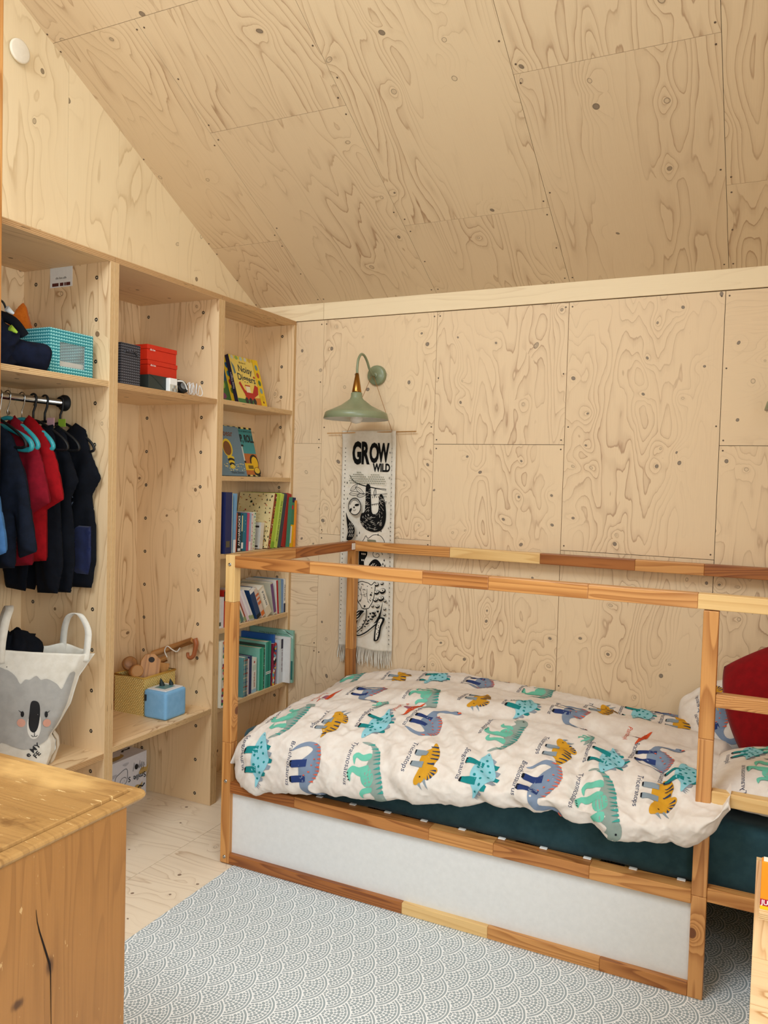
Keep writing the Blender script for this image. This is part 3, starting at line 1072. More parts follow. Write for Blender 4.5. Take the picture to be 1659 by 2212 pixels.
def duvet_table():
    x = np.linspace(DX0, DX1, DNS)
    it = lambda tab: np.interp(x, [a for a, b in tab], [b for a, b in tab])
    zb = it([(0.048, 0.44), (0.075, 0.49), (0.15, 0.545), (0.3, 0.580), (0.6, 0.598), (1.0, 0.578), (1.3, 0.562), (1.5, 0.556), (1.66, 0.545), (1.735, 0.50)])
    zm = it([(0.048, 0.45), (0.075, 0.515), (0.15, 0.568), (0.3, 0.604), (0.7, 0.628), (1.2, 0.612), (1.45, 0.590), (1.62, 0.57), (1.69, 0.555), (1.735, 0.50)])
    zf = it([(0.048, 0.43), (0.075, 0.49), (0.12, 0.525), (0.3, 0.560), (0.8, 0.575), (1.2, 0.572), (1.45, 0.570), (1.66, 0.60), (1.735, 0.598)])
    hem = it([(0.048, 0.33), (0.10, 0.318), (0.17, 0.300), (0.21, 0.318), (0.32, 0.344), (0.47, 0.365), (0.75, 0.398), (1.06, 0.446), (1.19, 0.460), (1.30, 0.464), (1.37, 0.444), (1.50, 0.438), (1.60, 0.455), (1.66, 0.478), (1.70, 0.52), (1.735, 0.585)])
    yo = it([(0.048, 0.02), (0.075, -0.01), (0.14, -0.035), (0.4, -0.05), (1.25, -0.055), (1.45, -0.075), (1.735, -0.075)])   # overhang
    one = np.ones_like(x)
    P = np.stack([np.stack(c, -1) for c in (
        (0.992 * one, zb - 0.13), (0.985 * one, zb - 0.045), (0.925 * one, zb), (0.62 * one, zm), (0.26 * one, (zm + zf) / 2 + 0.012),
        (0.085 * one, zf + 0.004), (-0.008 + 0 * yo, zf - 0.035), (yo, zf * 0.5 + hem * 0.5), (yo - 0.002, hem + 0.03), (yo + 0.018, hem), (yo + 0.055, hem + 0.006), (0.03 * one, hem + 0.045))])
    q = np.linspace(0, P.shape[0] - 1, DNQ)
    yz = _cr(P, q)
    pts = np.stack([np.repeat(x[:, None], DNQ, 1), yz[..., 0], yz[..., 1]], -1)
    A = np.concatenate([np.zeros((DNS, 1)), np.cumsum(np.linalg.norm(np.diff(yz, axis=1), axis=2), 1)], 1)

    def normals(p):
        du = np.gradient(p, axis=0)
        dv = np.gradient(p, axis=1)
        n = np.cross(dv, du)
        n /= np.linalg.norm(n, axis=2, keepdims=True) + 1e-12
        return np.where((n[..., 2:3] < 0) & (n[..., 1:2] > 0.2), n, n)
    N = normals(pts)
    if N[DNS // 2, 60, 2] < 0:
        N = -N
    X, Tt = pts[..., 0], A
    # big soft folds
    d = 0.010 * fbm(X * 3.1, Tt * 3.3 + 4, 3)
    ridge = lambda c, w: np.exp(-(c / w) ** 2)
    d += 0.016 * ridge(Tt - (0.56 + 0.10 * np.sin(X * 2.2 + 0.3)), 0.05) * np.clip((X - 0.2) * 3, 0, 1)
    d -= 0.012 * ridge(Tt - (0.66 + 0.10 * np.sin(X * 2.2 + 0.3)), 0.035) * np.clip((X - 0.2) * 3, 0, 1)
    d += 0.011 * ridge(Tt - (0.33 + 0.05 * np.sin(X * 3.1 + 1.3)), 0.045)
    d -= 0.008 * ridge(Tt - (0.41 + 0.05 * np.sin(X * 3.1 + 1.3)), 0.03)
    # hanging folds over the front edge: slanting valleys
    front = np.clip((Tt - 0.80) / 0.12, 0, 1)
    for xc, slant, w, am in ((0.36, 0.3, 0.03, 0.006), (0.60, 0.5, 0.035, 0.009), (0.83, 0.8, 0.035, 0.012), (0.95, 0.8, 0.04, 0.010), (1.13, 0.5, 0.03, 0.010), (1.29, 0.30, 0.030, 0.020), (1.43, 0.35, 0.025, 0.010), (1.545, 0.15, 0.025, 0.014)):
        d -= am * ridge(X - xc - slant * (Tt - 0.98), w) * front
        d += 0.6 * am * ridge(X - xc - slant * (Tt - 0.98) - 1.6 * w, w) * front
    # valley running up from the right-hand lobe
    d -= 0.018 * ridge((Tt - 0.62) - (X - 1.22) * 0.9, 0.045) * np.clip((X - 1.15) * 6, 0, 1) * np.clip((1.62 - X) * 6, 0, 1)
    # fine crumple
    cr1 = fbm(X * 15 + 0.5 * Tt * 15, Tt * 9, 3)
    cr2 = fbm(X * 34 - Tt * 12, Tt * 26 + X * 9, 2)
    cr3 = fbm(X * 8 - Tt * 13, Tt * 6 + X * 4 + 7, 2)
    d += 0.011 * (0.25 - np.abs(cr1)) + 0.0045 * (0.2 - np.abs(cr2)) + 0.014 * (0.22 - np.abs(cr3))
    d *= np.clip((X - DX0) / 0.05, 0.15, 1)
    pts = pts + N * d[..., None]
    pts[..., 1] = np.minimum(pts[..., 1], 1.004)
    N = normals(pts)
    if N[DNS // 2, 60, 2] < 0:
        N = -N
    return pts, N, A


DP, DN, DA = duvet_table()


def duvet_at(s, t, lift=0.0):
    """s metres along the bed from the foot end, t metres of cloth from the wall side"""
    i = min(max((s - DX0) / (DX1 - DX0) * (DNS - 1), 0), DNS - 1.001)
    i0 = int(i)
    f = i - i0
    out = np.zeros(3)
    nn = np.zeros(3)
    for k, w in ((i0, 1 - f), (i0 + 1, f)):
        q = min(np.interp(t, DA[k], np.arange(DNQ)), DNQ - 1.001)
        j = int(q)
        g = q - j
        out += w * ((1 - g) * DP[k, j] + g * DP[k, j + 1])
        nn += w * ((1 - g) * DN[k, j] + g * DN[k, j + 1])
    return tuple(out + nn / (np.linalg.norm(nn) + 1e-9) * lift)


# ------------------------------------------------------------------ mattress, duvet, pillows
def fabric(name, hexcol, dark=None, rough=0.9, weave=900.0, strength=0.15, sheen=0.15):
    n = NT(name)
    tc = n.node('ShaderNodeTexCoord').outputs['Object']
    c = lin(hexcol)
    d = lin(dark) if dark else tuple(x * 0.85 for x in c[:3]) + (1,)
    v = n.noise(tc, 35.0, 4.0, 0.6, '3D')[0]
    w = n.noise(tc, weave, 2.0, 0.6, '3D')[0]
    n.bump(w, strength, 0.0012)
    return n.finish(n.mix(n.smooth(v, 0.3, 0.7), c, d), rough, 0.15, Sheen_Weight=sheen)


M['duvet'] = fabric('duvet_cotton', '#e1d9d0', '#dacfc5')
M['teal_sheet'] = fabric('teal_sheet', '#2c4a52', '#24414a')
M['red_cotton'] = fabric('red_cotton', '#84070f', '#75060c', sheen=0.05)


def bumpy_box(name, lo, hi, mat, r=0.03, amp=0.004, nres=26, seed=0.0, parent=None):
    """soft box with rounded edges"""
    lo, hi = np.array(lo), np.array(hi)
    c, h = (lo + hi) / 2, (hi - lo) / 2
    mb = MB()
    for ax in range(3):
        for sg in (-1, 1):
            a, b = [(1, 2), (2, 0), (0, 1)][ax]
            na, nb = max(4, int(nres * h[a] / h.max())), max(4, int(nres * h[b] / h.max()))
            U, V = np.meshgrid(np.linspace(-1, 1, na), np.linspace(-1, 1, nb), indexing='ij')
            p = np.zeros(U.shape + (3,))
            p[..., ax] = sg
            p[..., a], p[..., b] = U, V
            p = p * h
            q = np.clip(p, -(h - r), h - r)
            d = p - q
            ln = np.linalg.norm(d, axis=2, keepdims=True) + 1e-9
            w = q + d / ln * r
            w = w + d / ln * (amp * fbm(p[..., 0] * 7 + p[..., 2] * 5 + seed, p[..., 1] * 7 + p[..., 2] * 11, 3))[..., None]
            mb.grid(w + c, None, 0, True, flip=(sg < 0))
    return mb.build(name, [mat], parent)


mattress = thing('mattress', (1.045, 0.49, 0.3015), 'mattress in a fitted dark teal sheet on the bed slats', 'mattress')
bumpy_box('fitted_sheet', (0.046, 0.053, 0.3015), (2.044, W - 0.045, 0.502), M['teal_sheet'], 0.035, 0.006, 90, 2.0, mattress)

duvet = thing('duvet', (0.85, 0.45, 0.40), 'rumpled cream duvet printed with rows of dinosaurs on the bed', 'duvet')
mb = MB()
mb.grid(DP, np.stack([DP[..., 0], DA], -1), 0, True)
mb.build('duvet_cover', [M['duvet']], duvet, weld=False)

# dinosaur designs: f forward (tail -0.5 .. head 0.5), g up
DC = {k: flat(v, 0.9, 0.1) for k, v in dict(cyan='#8fcad6', teal='#1f8587', dteal='#0f6468', grey='#8e98a3', slate='#7f8fa6', navy='#2f4074', orange='#e0664a', gg='#93a39b',
      mint='#6fc3ab', green='#3f9c92', mustard='#d29a2c', dnavy='#34405f', lgrey='#8a97a0', red='#d8552e', mauve='#9a6272', black='#1d1f26', white='#efe9df').items()}


def leg(f, w, g0, g1, lean=0.0):
    return [(f - w, g0), (f + w, g0), (f + w + lean, g1 + 0.03), (f + w * 0.8 + lean, g1), (f - w * 0.9 + lean, g1), (f - w + lean, g1 + 0.03)]


def stego():
    out = []
    back = smooth_poly([(0.5, -0.03), (0.40, 0.05), (0.22, 0.16), (0.02, 0.25), (-0.16, 0.20), (-0.32, 0.08), (-0.5, -0.02), (-0.32, -0.03), (-0.18, -0.10), (0.0, -0.13), (0.2, -0.10), (0.36, -0.08)], 3)
    for i, f in enumerate((0.30, 0.20, 0.09, -0.02, -0.13, -0.24, -0.34)):
        g = float(np.interp(f, [-0.5, -0.32, -0.16, 0.02, 0.22, 0.4, 0.5], [-0.02, 0.08, 0.20, 0.25, 0.16, 0.05, -0.03]))
        s = 0.09 if 1 <= i <= 4 else 0.06
        out.append(('teal' if i % 2 else 'grey', [(f - 0.06, g - 0.03), (f + 0.05, g - 0.03), (f - 0.01 + 0.02, g + s), (f - 0.05, g + s * 0.7)]))
    for k in range(3):
        out.append(('grey', [(-0.42 - 0.03 * k, 0.0), (-0.38 - 0.03 * k, 0.0), (-0.47 - 0.03 * k, 0.10 - 0.02 * k)]))
    out.append(('cyan', back))
    for f in (0.17, -0.17):
        out.append(('teal', leg(f, 0.055, 0.0, -0.27)))
        out.append(('black', leg(f - 0.01, 0.05, -0.25, -0.285)))
    for f, g in ((0.2, 0.06), (0.1, 0.12), (0.02, 0.02), (-0.05, 0.15), (-0.12, 0.06), (-0.22, 0.08), (0.08, -0.06), (-0.08, -0.05), (0.28, 0.02), (-0.33, 0.02)):
        out.append(('teal', ell(f, g, 0.022, 0.022, 8)))
    out.append(('black', ell(0.43, 0.0, 0.010, 0.010, 7)))
    return out


def brachio():
    body = smooth_poly([(-0.30, -0.30), (-0.42, -0.16), (-0.50, 0.04), (-0.42, 0.20), (-0.24, 0.28), (-0.04, 0.27), (0.12, 0.18), (0.24, 0.06), (0.36, 0.08), (0.40, 0.24), (0.40, 0.36), (0.47, 0.42), (0.55, 0.36), (0.53, 0.28), (0.48, 0.26), (0.47, 0.12), (0.40, -0.02), (0.26, -0.09), (0.05, -0.12), (-0.14, -0.10), (-0.26, 0.02), (-0.36, 0.08), (-0.40, -0.02), (-0.35, -0.16)], 3)
    out = [('slate', body)]
    for f, l in ((0.12, 0.0), (-0.13, 0.0)):
        out.append(('navy', leg(f, 0.058, 0.02, -0.28, 0.03)))
        out.append(('black', leg(f + 0.03, 0.05, -0.26, -0.295)))
    for k in range(11):
        f = -0.46 + 0.062 * k
        g = float(np.interp(f, [-0.5, -0.42, -0.24, -0.04, 0.12, 0.24], [0.04, 0.20, 0.28, 0.27, 0.18, 0.06]))
        out.append(('orange', [(f - 0.015, g + 0.012), (f + 0.02, g + 0.010), (f + 0.005, g - 0.075)]))
    out.append(('orange', [(0.42, 0.37), (0.47, 0.42), (0.52, 0.39), (0.46, 0.36)]))
    out.append(('black', ell(0.48, 0.345, 0.012, 0.012, 7)))
    for f, g in ((-0.1, 0.12), (0.0, 0.08), (-0.2, 0.16), (0.06, 0.0)):
        out.append(('orange', ell(f, g, 0.012, 0.018, 6)))
    return out


def trex():
    body = smooth_poly([(-0.5, -0.10), (-0.46, 0.05), (-0.34, 0.14), (-0.14, 0.16), (0.06, 0.15), (0.22, 0.14), (0.34, 0.15), (0.46, 0.10), (0.5, 0.0), (0.47, -0.06), (0.40, -0.02), (0.36, -0.05), (0.30, 0.0), (0.20, -0.05), (0.05, -0.08), (-0.12, -0.02), (-0.30, 0.05), (-0.42, 0.02), (-0.46, -0.06)], 3)
    out = [('gg', body), ('mint', ell(0.02, -0.03, 0.13, 0.085, 14, -0.2))]
    out.append(('mint', smooth_poly([(-0.12, 0.02), (0.0, -0.03), (-0.02, -0.15), (-0.08, -0.23), (0.03, -0.28), (-0.10, -0.30), (-0.16, -0.22), (-0.12, -0.12)], 3)))
    out.append(('mint', smooth_poly([(-0.30, 0.04), (-0.20, 0.03), (-0.20, -0.08), (-0.26, -0.16), (-0.17, -0.19), (-0.28, -0.21), (-0.33, -0.14), (-0.28, -0.06)], 3)))
    out.append(('mint', smooth_poly([(0.16, 0.0), (0.22, -0.02), (0.22, -0.13), (0.28, -0.16), (0.20, -0.18), (0.15, -0.12)], 3)))
    for k in range(12):
        f = -0.44 + 0.062 * k
        g = float(np.interp(f, [-0.5, -0.46, -0.34, -0.14, 0.06, 0.3], [-0.1, 0.05, 0.14, 0.16, 0.15, 0.145]))
        out.append(('green', [(f - 0.018, g + 0.008), (f + 0.018, g + 0.008), (f + 0.010, g - 0.085)]))
    out.append(('black', ell(0.40, 0.07, 0.013, 0.013, 7)))
    for f in (-0.09, -0.05, -0.01):
        out.append(('black', [(f, -0.28), (f + 0.02, -0.28), (f + 0.01, -0.31)]))
    return out


def tricera():
    body = smooth_poly([(-0.5, 0.06), (-0.34, 0.18), (-0.12, 0.24), (0.08, 0.18), (0.16, 0.10), (0.14, -0.04), (0.0, -0.10), (-0.22, -0.08), (-0.36, 0.02)], 3)
    frill = smooth_poly([(0.06, 0.08), (0.06, 0.26), (0.14, 0.30), (0.26, 0.22), (0.30, 0.10)], 3)
    head = smooth_poly([(0.12, 0.10), (0.24, 0.14), (0.36, 0.06), (0.42, -0.06), (0.36, -0.10), (0.24, -0.08), (0.12, -0.04)], 3)
    out = [('mustard', body), ('mustard', frill)]
    for k in range(4):
        a = 0.4 + 0.42 * k
        c, s = math.cos(a), math.sin(a)
        out.append(('dnavy', [(0.14 + 0.06 * c, 0.10 + 0.06 * s), (0.14 + 0.18 * c - 0.02 * s, 0.10 + 0.18 * s + 0.02 * c), (0.14 + 0.18 * c + 0.02 * s, 0.10 + 0.18 * s - 0.02 * c)]))
    out.append(('mustard', head))
    out.append(('lgrey', [(0.28, 0.10), (0.34, 0.08), (0.46, 0.20), (0.40, 0.17)]))
    out.append(('lgrey', [(0.36, 0.03), (0.40, -0.01), (0.48, 0.08)]))
    for f in (0.05, -0.20):
        out.append(('lgrey', leg(f, 0.06, 0.0, -0.24)))
        out.append(('black', leg(f - 0.005, 0.05, -0.225, -0.25)))
    for f in (-0.40, -0.30, -0.20, -0.10, 0.0):
        g = float(np.interp(f, [-0.5, -0.34, -0.12, 0.08], [0.06, 0.18, 0.24, 0.18]))
        out.append(('dnavy', [(f - 0.02, g + 0.004), (f + 0.02, g + 0.004), (f + 0.025, g - 0.12), (f + 0.01, g - 0.14)]))
    out.append(('black', ell(0.28, 0.02, 0.014, 0.014, 7)))
    return out


def ptero():
    out = [('mauve', smooth_poly([(-0.1, 0.0), (0.06, 0.02), (0.10, -0.16), (0.0, -0.22), (-0.06, -0.12)], 3)),
           ('red', smooth_poly([(-0.5, -0.06), (-0.25, 0.02), (0.0, 0.06), (0.25, 0.06), (0.5, 0.10), (0.28, -0.02), (0.0, -0.06), (-0.25, -0.06)], 3))]
    for k in range(9):
        f = -0.35 + 0.08 * k
        out.append(('black', [(f, -0.02), (f + 0.012, -0.02), (f + 0.02, 0.035), (f + 0.012, 0.035)]))
    return out


DINO = dict(s=(stego, 'stegosaurus_print', 'Stegosaurus', 0.185), b=(brachio, 'brachiosaurus_print', 'Brachiosaurus', 0.190), t=(trex, 'tyrannosaurus_print', 'Tyrannosaurus', 0.235),
            c=(tricera, 'triceratops_print', 'Triceratops', 0.165), p=(ptero, 'pterodactyl_print', 'Pterodactyl', 0.15), g=(trex, 'hatchling_print', None, 0.10))
PLACE = '''s b .187 1.185|b f .395 1.215|t f .640 1.195|c f .822 1.123|s b 1.012 1.119|b f 1.202 1.119|t f 1.397 1.140|c f 1.543 1.081|s b 1.605 .975
t b .238 .985|c b .411 1.0|s f .577 .962|b b .746 .899|t b 1.033 .880|c b 1.219 .935|s f 1.376 .930|p b 1.443 .662|b b 1.503 .823
p b .268 .764|b f .399 .679|t f .656 .679|c f .839 .643|s b 1.012 .626|b f 1.181 .59|c b 1.26 .409|g f 1.287 .81|g f .513 .809|p b .652 .822
t b .189 .36|c b .399 .408|s f .564 .392|b b .754 .344|t b 1.004 .329|s f 1.384 .344|b b 1.481 .20|c b 1.528 .36'''


def dino_print(fn, kind, fwd, s0, t0, parent, scale=1.0, slant=0.0, step=0.008, lift=0.0012):
    shapes, nm, word, L = DINO[kind]
    L = L * scale
    sg = 1.0 if fwd == 'f' else -1.0
    ca, sa = math.cos(slant), math.sin(slant)

    def local(f, g, h):
        f, g = f * ca - g * sa, f * sa + g * ca
        return fn(s0 + g * L, t0 + sg * f * L, h)
    pr = Print(local, lift, step / L)
    pr.gap = 0.00012
    for i, (c, pts) in enumerate(shapes()):
        pr.poly(DC[c], pts)
    pr.build(nm, parent, smooth=True)
    if word:
        pw = Print(lambda a, b, h: fn(s0 - 0.36 * L + b, t0 - 0.45 * L + a, h), lift)
        pw.text(DC['red'] if kind == 'p' else DC['dnavy'], word, 0, 0, 0.021 * scale, sx=1.15, bold=-0.006, shear=0.15)
        pw.build('name_print', parent)


for k, row in enumerate(PLACE.replace('\n', '|').split('|')):
    kd, fw, a, b = row.split()
    dino_print(duvet_at, kd, fw, float(a), float(b), duvet, 1.10, slant=(0.30 if kd == 't' and fw == 'f' else 0.06 * math.sin(k * 2.1)))


# pillows
def pillow(name, center, sx, sy, h, rot, mat, label, cat, n=46, crumple=0.006, seed=0.0, prints=(), rnd=0.0):
    """soft pillow; local x,y extents sx,sy (half), half height h; rot = Euler"""
    R3 = rot.to_matrix() if hasattr(rot, 'to_matrix') else rot
    c = Vector(center)
    u = np.linspace(-1, 1, n)
    U, V = np.meshgrid(u, u, indexing='ij')

    def surf(U, V, side):
        e = np.clip((1 - np.abs(U) ** 2.4), 0, 1) ** 0.5 * np.clip((1 - np.abs(V) ** 2.4), 0, 1) ** 0.5
        px = sx * U * ((1 - rnd) * (0.93 + 0.07 * V * V) + rnd * np.sqrt(1 - V * V / 2))
        py = sy * V * ((1 - rnd) * (0.93 + 0.07 * U * U) + rnd * np.sqrt(1 - U * U / 2))
        z = side * h * e + crumple * fbm(U * 3 + seed + 4 * side, V * 3 + seed, 4) * np.clip(e * 2, 0, 1)
        return np.stack([px, py, z], -1)
    mb = MB()
    Rn = np.array(R3)
    for side in (1, -1):
        P = surf(U, V, side) @ Rn.T + np.array(c)
        mb.grid(P, np.stack([U * sx, V * sy], -1), 0, True, flip=(side < 0))
    o = thing(name, tuple(c - Vector((0, 0, h))), label, cat)
    mb.build('pillowcase' if cat == 'pillow' else 'cover', [mat], o)

    def fn(a, b, lift):
        p = surf(np.array(a / sx), np.array(b / sy), 1) + np.array([0, 0, lift + 0.001])
        return tuple(Rn @ p + np.array(c))
    for kd, fw, a, b in prints:
        dino_print(fn, kd, fw, a, b, o)
    return o


from mathutils import Euler
pillow('pillow', (1.87, 0.30, 0.568), 0.205, 0.275, 0.078, Euler((math.radians(-4), math.radians(-3), 0)), M['duvet'],
       'cream pillow printed with green dinosaurs lying behind the ladder rungs', 'pillow', seed=3.0, rnd=0.25, prints=[('t', 'b', -0.03, -0.17), ('t', 'f', -0.02, 0.10), ('s', 'f', -0.10, 0.02)])
pillow('pillow', (1.72, 0.815, 0.610), 0.21, 0.165, 0.085, Euler((math.radians(36), math.radians(-20), math.radians(6))), M['duvet'],
       'cream dinosaur pillow propped up against the back wall', 'pillow', crumple=0.016, seed=9.0, rnd=0.6, prints=[('b', 'b', -0.07, -0.06), ('c', 'f', -0.06, 0.05), ('s', 'f', 0.08, -0.06)])
pillow('cushion', (1.985, 0.61, 0.765), 0.32, 0.235, 0.085, Euler((math.radians(60), math.radians(-24), math.radians(-3))), M['red_cotton'],
       'plain dark red cushion leaning at the head of the bed', 'cushion', seed=5.0, rnd=0.55)
# ------------------------------------------------------------------ books
PAGES = flat('#e9e1cf', 0.9, 0.1)


def book(label, y0, th, h, z, cover, depth=0.16, xs=-0.372, lean=0.0, spine=None, front=None, group=None, cat='book'):
    """upright book, spine to the room (+X); lean > 0 tips the top towards the wall"""
    c, s = math.cos(lean), math.sin(lean)
    across, up = Vector((0, c, -s)), Vector((0, s, c))
    O = Vector((xs, y0, z + (th * s if s > 0 else 0.0) + 0.0006))
    b = thing('book', tuple(O + across * th / 2 - Vector((depth / 2, 0, 0))), label, cat, group)
    Mx = Matrix((tuple(across), (1, 0, 0), tuple(up))).transposed().to_4x4()   # local: x across, y towards room, z up
    Mx.translation = O
    e = 0.0018 if th > 0.008 else 0.0006
    cm = flat(cover, 0.45, 0.4)
    mb = MB()
    mb.box((0, -depth, 0), (e, 0, h), 'z', M=Mx)
    mb.box((th - e, -depth, 0), (th, 0, h), 'z', M=Mx)
    mb.box((e, -e, 0), (th - e, 0, h), 'z', M=Mx)
    mb.build('cover', [cm], b, bevel=0.0006 if th > 0.008 else 0)
    MB().box((e, -depth + 0.003, 0.003), (th - e, -e, h - 0.003), 'z', M=Mx).build('pages', [PAGES], b)
    if spine:
        p = Print(frame_fn(O, across, up), 0.0007)
        spine(p, th, h)
        p.build('spine_print', b)
    if front:
        p = Print(frame_fn(O - Vector((depth, 0, 0)), (1, 0, 0), up), 0.0007)
        front(p, depth, h)
        p.build('cover_print', b)
    return b


def bands(*spec):
    """spine bands: (colour, z0 fraction, z1 fraction)"""
    def f(p, th, h):
        for colr, a, b in spec:
            p.poly(flat(colr, 0.5), rect(0.0003, a * h, th - 0.0003, b * h))
    return f


def title(s, colr, size=None, z0=0.1, extra=()):
    """lettering reading up the spine"""
    def f(p, th, h):
        for cc, a, b in extra:
            p.poly(flat(cc, 0.5), rect(0.0003, a * h, th - 0.0003, b * h))
        sz = size or th * 0.75
        p.text(flat(colr, 0.5), s, th * 0.78, z0 * h, sz, rot=math.pi / 2, bold=0.01)
    return f


def speckle(colors, n, seed, size=(0.3, 0.7)):
    def f(p, th, h):
        r = random.Random(seed)
        for i in range(n):
            q = r.uniform(*size) * th * 0.4
            p.poly(flat(r.choice(colors), 0.5), ell(th * r.uniform(0.25, 0.75), h * (i + 0.5) / n, min(q, th * 0.24), q * 0.8, 7))
    return f


ROW3 = 'books on the shelf with the mushroom patterned book'
Z5 = 1.106
book('tall navy blue hardback standing against the bookcase divider', 0.4585, 0.047, 0.272, Z5, '#1e2757', 0.20, -0.352, spine=lambda p, t, h: p.poly(flat('#5f5640'), rect(0.006, 0.028, t - 0.014, 0.056)), group=ROW3)
book('thin pale green book beside the tall navy hardback', 0.507, 0.008, 0.268, Z5, '#c4d0c0', 0.18, -0.356, group=ROW3)
book('thin dark red book between pale green and light blue books', 0.5158, 0.006, 0.252, Z5, '#5f2a24', 0.18, -0.362, group=ROW3)
book('light blue tall picture book on the third shelf of books', 0.5225, 0.020, 0.266, Z5, '#6f9cc0', 0.19, -0.358, 0.03, bands(('#d9e2e6', 0.0, 0.22),), group=ROW3)
book('small orange red book beside the black lettered spine', 0.556, 0.014, 0.178, Z5, '#c05a3c', 0.15, lean=0.03, group=ROW3)
book('black spined children\'s book with white capital lettering', 0.577, 0.022, 0.176, Z5, '#17191b', 0.15, spine=title('ALPHABLOCKS', '#f2f2ee', 0.0205, 0.15, (('#d8d8d8', 0.02, 0.09),)), group=ROW3)
book('small deep teal book with a speckled spine', 0.600, 0.042, 0.176, Z5, '#176b86', 0.15, lean=0.03, spine=lambda p, t, h: (p.poly(flat('#2d4a48'), rect(0.0005, 0.0, 0.012, h * 0.98)), p.poly(flat('#d6cf9a'), rect(0.002, h * 0.52, 0.010, h * 0.93)), p.poly(flat('#e4e2dc'), rect(0.003, 0.012, 0.018, 0.04)), p.poly(flat('#cfe2e4'), ell(0.026, 0.09, 0.0015, 0.0015, 7)), p.poly(flat('#cfe2e4'), ell(0.032, 0.125, 0.0015, 0.0015, 7)), p.poly(flat('#cfe2e4'), ell(0.030, 0.14, 0.0018, 0.0018, 7))), group=ROW3)
book('small pink red spined book next to the deep teal book', 0.645, 0.016, 0.176, Z5, '#c04668', 0.15, lean=0.04, group=ROW3)
book('small pale blue and white spined book in the row of small books', 0.6625, 0.013, 0.174, Z5, '#8fa9c2', 0.15, lean=0.04, spine=bands(('#efeae2', 0.0, 0.24),), group=ROW3)
book('small white book with red patches on its spine', 0.677, 0.014, 0.176, Z5, '#d8c4c0', 0.15, lean=0.04, spine=speckle(['#b02f3a', '#a8313c', '#e9e4da'], 9, 4), group=ROW3)
book('small book with a green leafy spine', 0.6935, 0.019, 0.178, Z5, '#cdd2b6', 0.15, lean=0.04, spine=speckle(['#5d8a4a', '#3d6b42', '#d26a4a', '#4f7f9e'], 12, 9), group=ROW3)


def cross_cover(p, w, h):
    p.poly(flat('#c9c5bd'), rect(0.0, 0.0, w, h))
    p.poly(flat('#2b2320'), rect(w * 0.45, 0.0, w * 0.53, h))
    p.poly(flat('#2b2320'), rect(0.0, h * 0.80, w * 0.92, h * 0.87))
    p.poly(flat('#2b2320'), rect(0.0, h * 0.06, w * 0.92, h * 0.12))


book('small white book tied with a dark ribbon print', 0.750, 0.026, 0.126, Z5, '#ddd3c0', 0.12, -0.372, 0.10, front=cross_cover, group=ROW3)


def woodland(p, w, h):
    p.poly(flat('#ddc78f'), rect(0, 0, w, h))
    r = random.Random(5)
    pal = ['#b5301f', '#7a2c1c', '#1e2a20', '#c98a2a', '#8a5a2a', '#c2502c', '#222622']
    for i in range(150):
        a, b = r.uniform(0.02, 0.98), r.uniform(0.02, 0.98)
        if 0.16 < a < 0.70 and 0.2 < b < 0.62:
            continue
        q = r.uniform(0.0022, 0.0052)
        if i % 4 == 0:
            p.poly(flat(r.choice(['#1e2a20', '#22301f'])), [(a * w - q, b * h - q), (a * w + q, b * h - q), (a * w, b * h + q * 1.8)])
        else:
            p.poly(flat(r.choice(pal)), ell(a * w, b * h, q * r.uniform(0.6, 1), q * r.uniform(0.5, 1), 7, r.uniform(0, 3)))
    for k in range(5):
        p.poly(flat('#8f7f52'), rect(w * 0.2, h * (0.60 - 0.035 * k), w * (0.68 - 0.03 * (k % 2)), h * (0.606 - 0.035 * k)))
    p.poly(flat('#b5301f'), ell(w * 0.50, h * 0.40, 0.008, 0.009, 10))


book('large cream hardback patterned all over with mushrooms and trees', 0.790, 0.021, 0.268, Z5, '#8f3d20', 0.205, -0.352, lean=0.20, front=woodland, spine=speckle(['#b5301f', '#1e2a20', '#ddc78f', '#c98a2a', '#ece2c8'], 22, 3), group=ROW3)
book('lime green picture book leaning beside the mushroom book', 0.8115, 0.0265, 0.268, Z5, '#a9c23c', 0.20, -0.350, lean=0.20, spine=bands(('#7ea62c', 0.0, 0.12),), group=ROW3)
book('yellow green picture book with specks along its spine', 0.8395, 0.0265, 0.268, Z5, '#bccf55', 0.20, -0.348, lean=0.20, spine=lambda p, t, h: p.scrawl(flat('#5f7a34'), t * 0.7, h * 0.12, h * 0.75, 0.014, math.pi / 2, 4), group=ROW3)
book('dark slate picture book leaning between green and red books', 0.8675, 0.029, 0.268, Z5, '#39424a', 0.20, -0.348, lean=0.20, group=ROW3)
book('red hardback with a darker spine edge leaning in the row', 0.8985, 0.036, 0.266, Z5, '#a6221c', 0.20, -0.346, lean=0.19, spine=lambda p, t, h: p.poly(flat('#c43a28'), rect(t * 0.3, 0, t * 0.42, h)), group=ROW3)
book('green and yellow board book with a navy tip', 0.9375, 0.030, 0.246, Z5, '#3f7a5c', 0.20, -0.325, 0.085, lambda p, t, h: (p.poly(flat('#e0b414'), rect(0.0002, 0, t, h)), p.poly(flat('#3f8060'), rect(0.0002, h * 0.45, t, h * 0.9)), p.poly(flat('#1d2350'), rect(0.0002, h * 0.9, t, h)), p.poly(flat('#c42530'), rect(0.0, h * 0.76, t * 0.45, h * 0.84)), p.poly(flat('#ded8d2'), rect(0.0, h * 0.08, t * 0.42, h * 0.42))), group=ROW3)
book('plain orange thin book at the wall end of the row', 0.9705, 0.010, 0.232, Z5, '#e08a26', 0.20, -0.316, 0.03, group=ROW3)

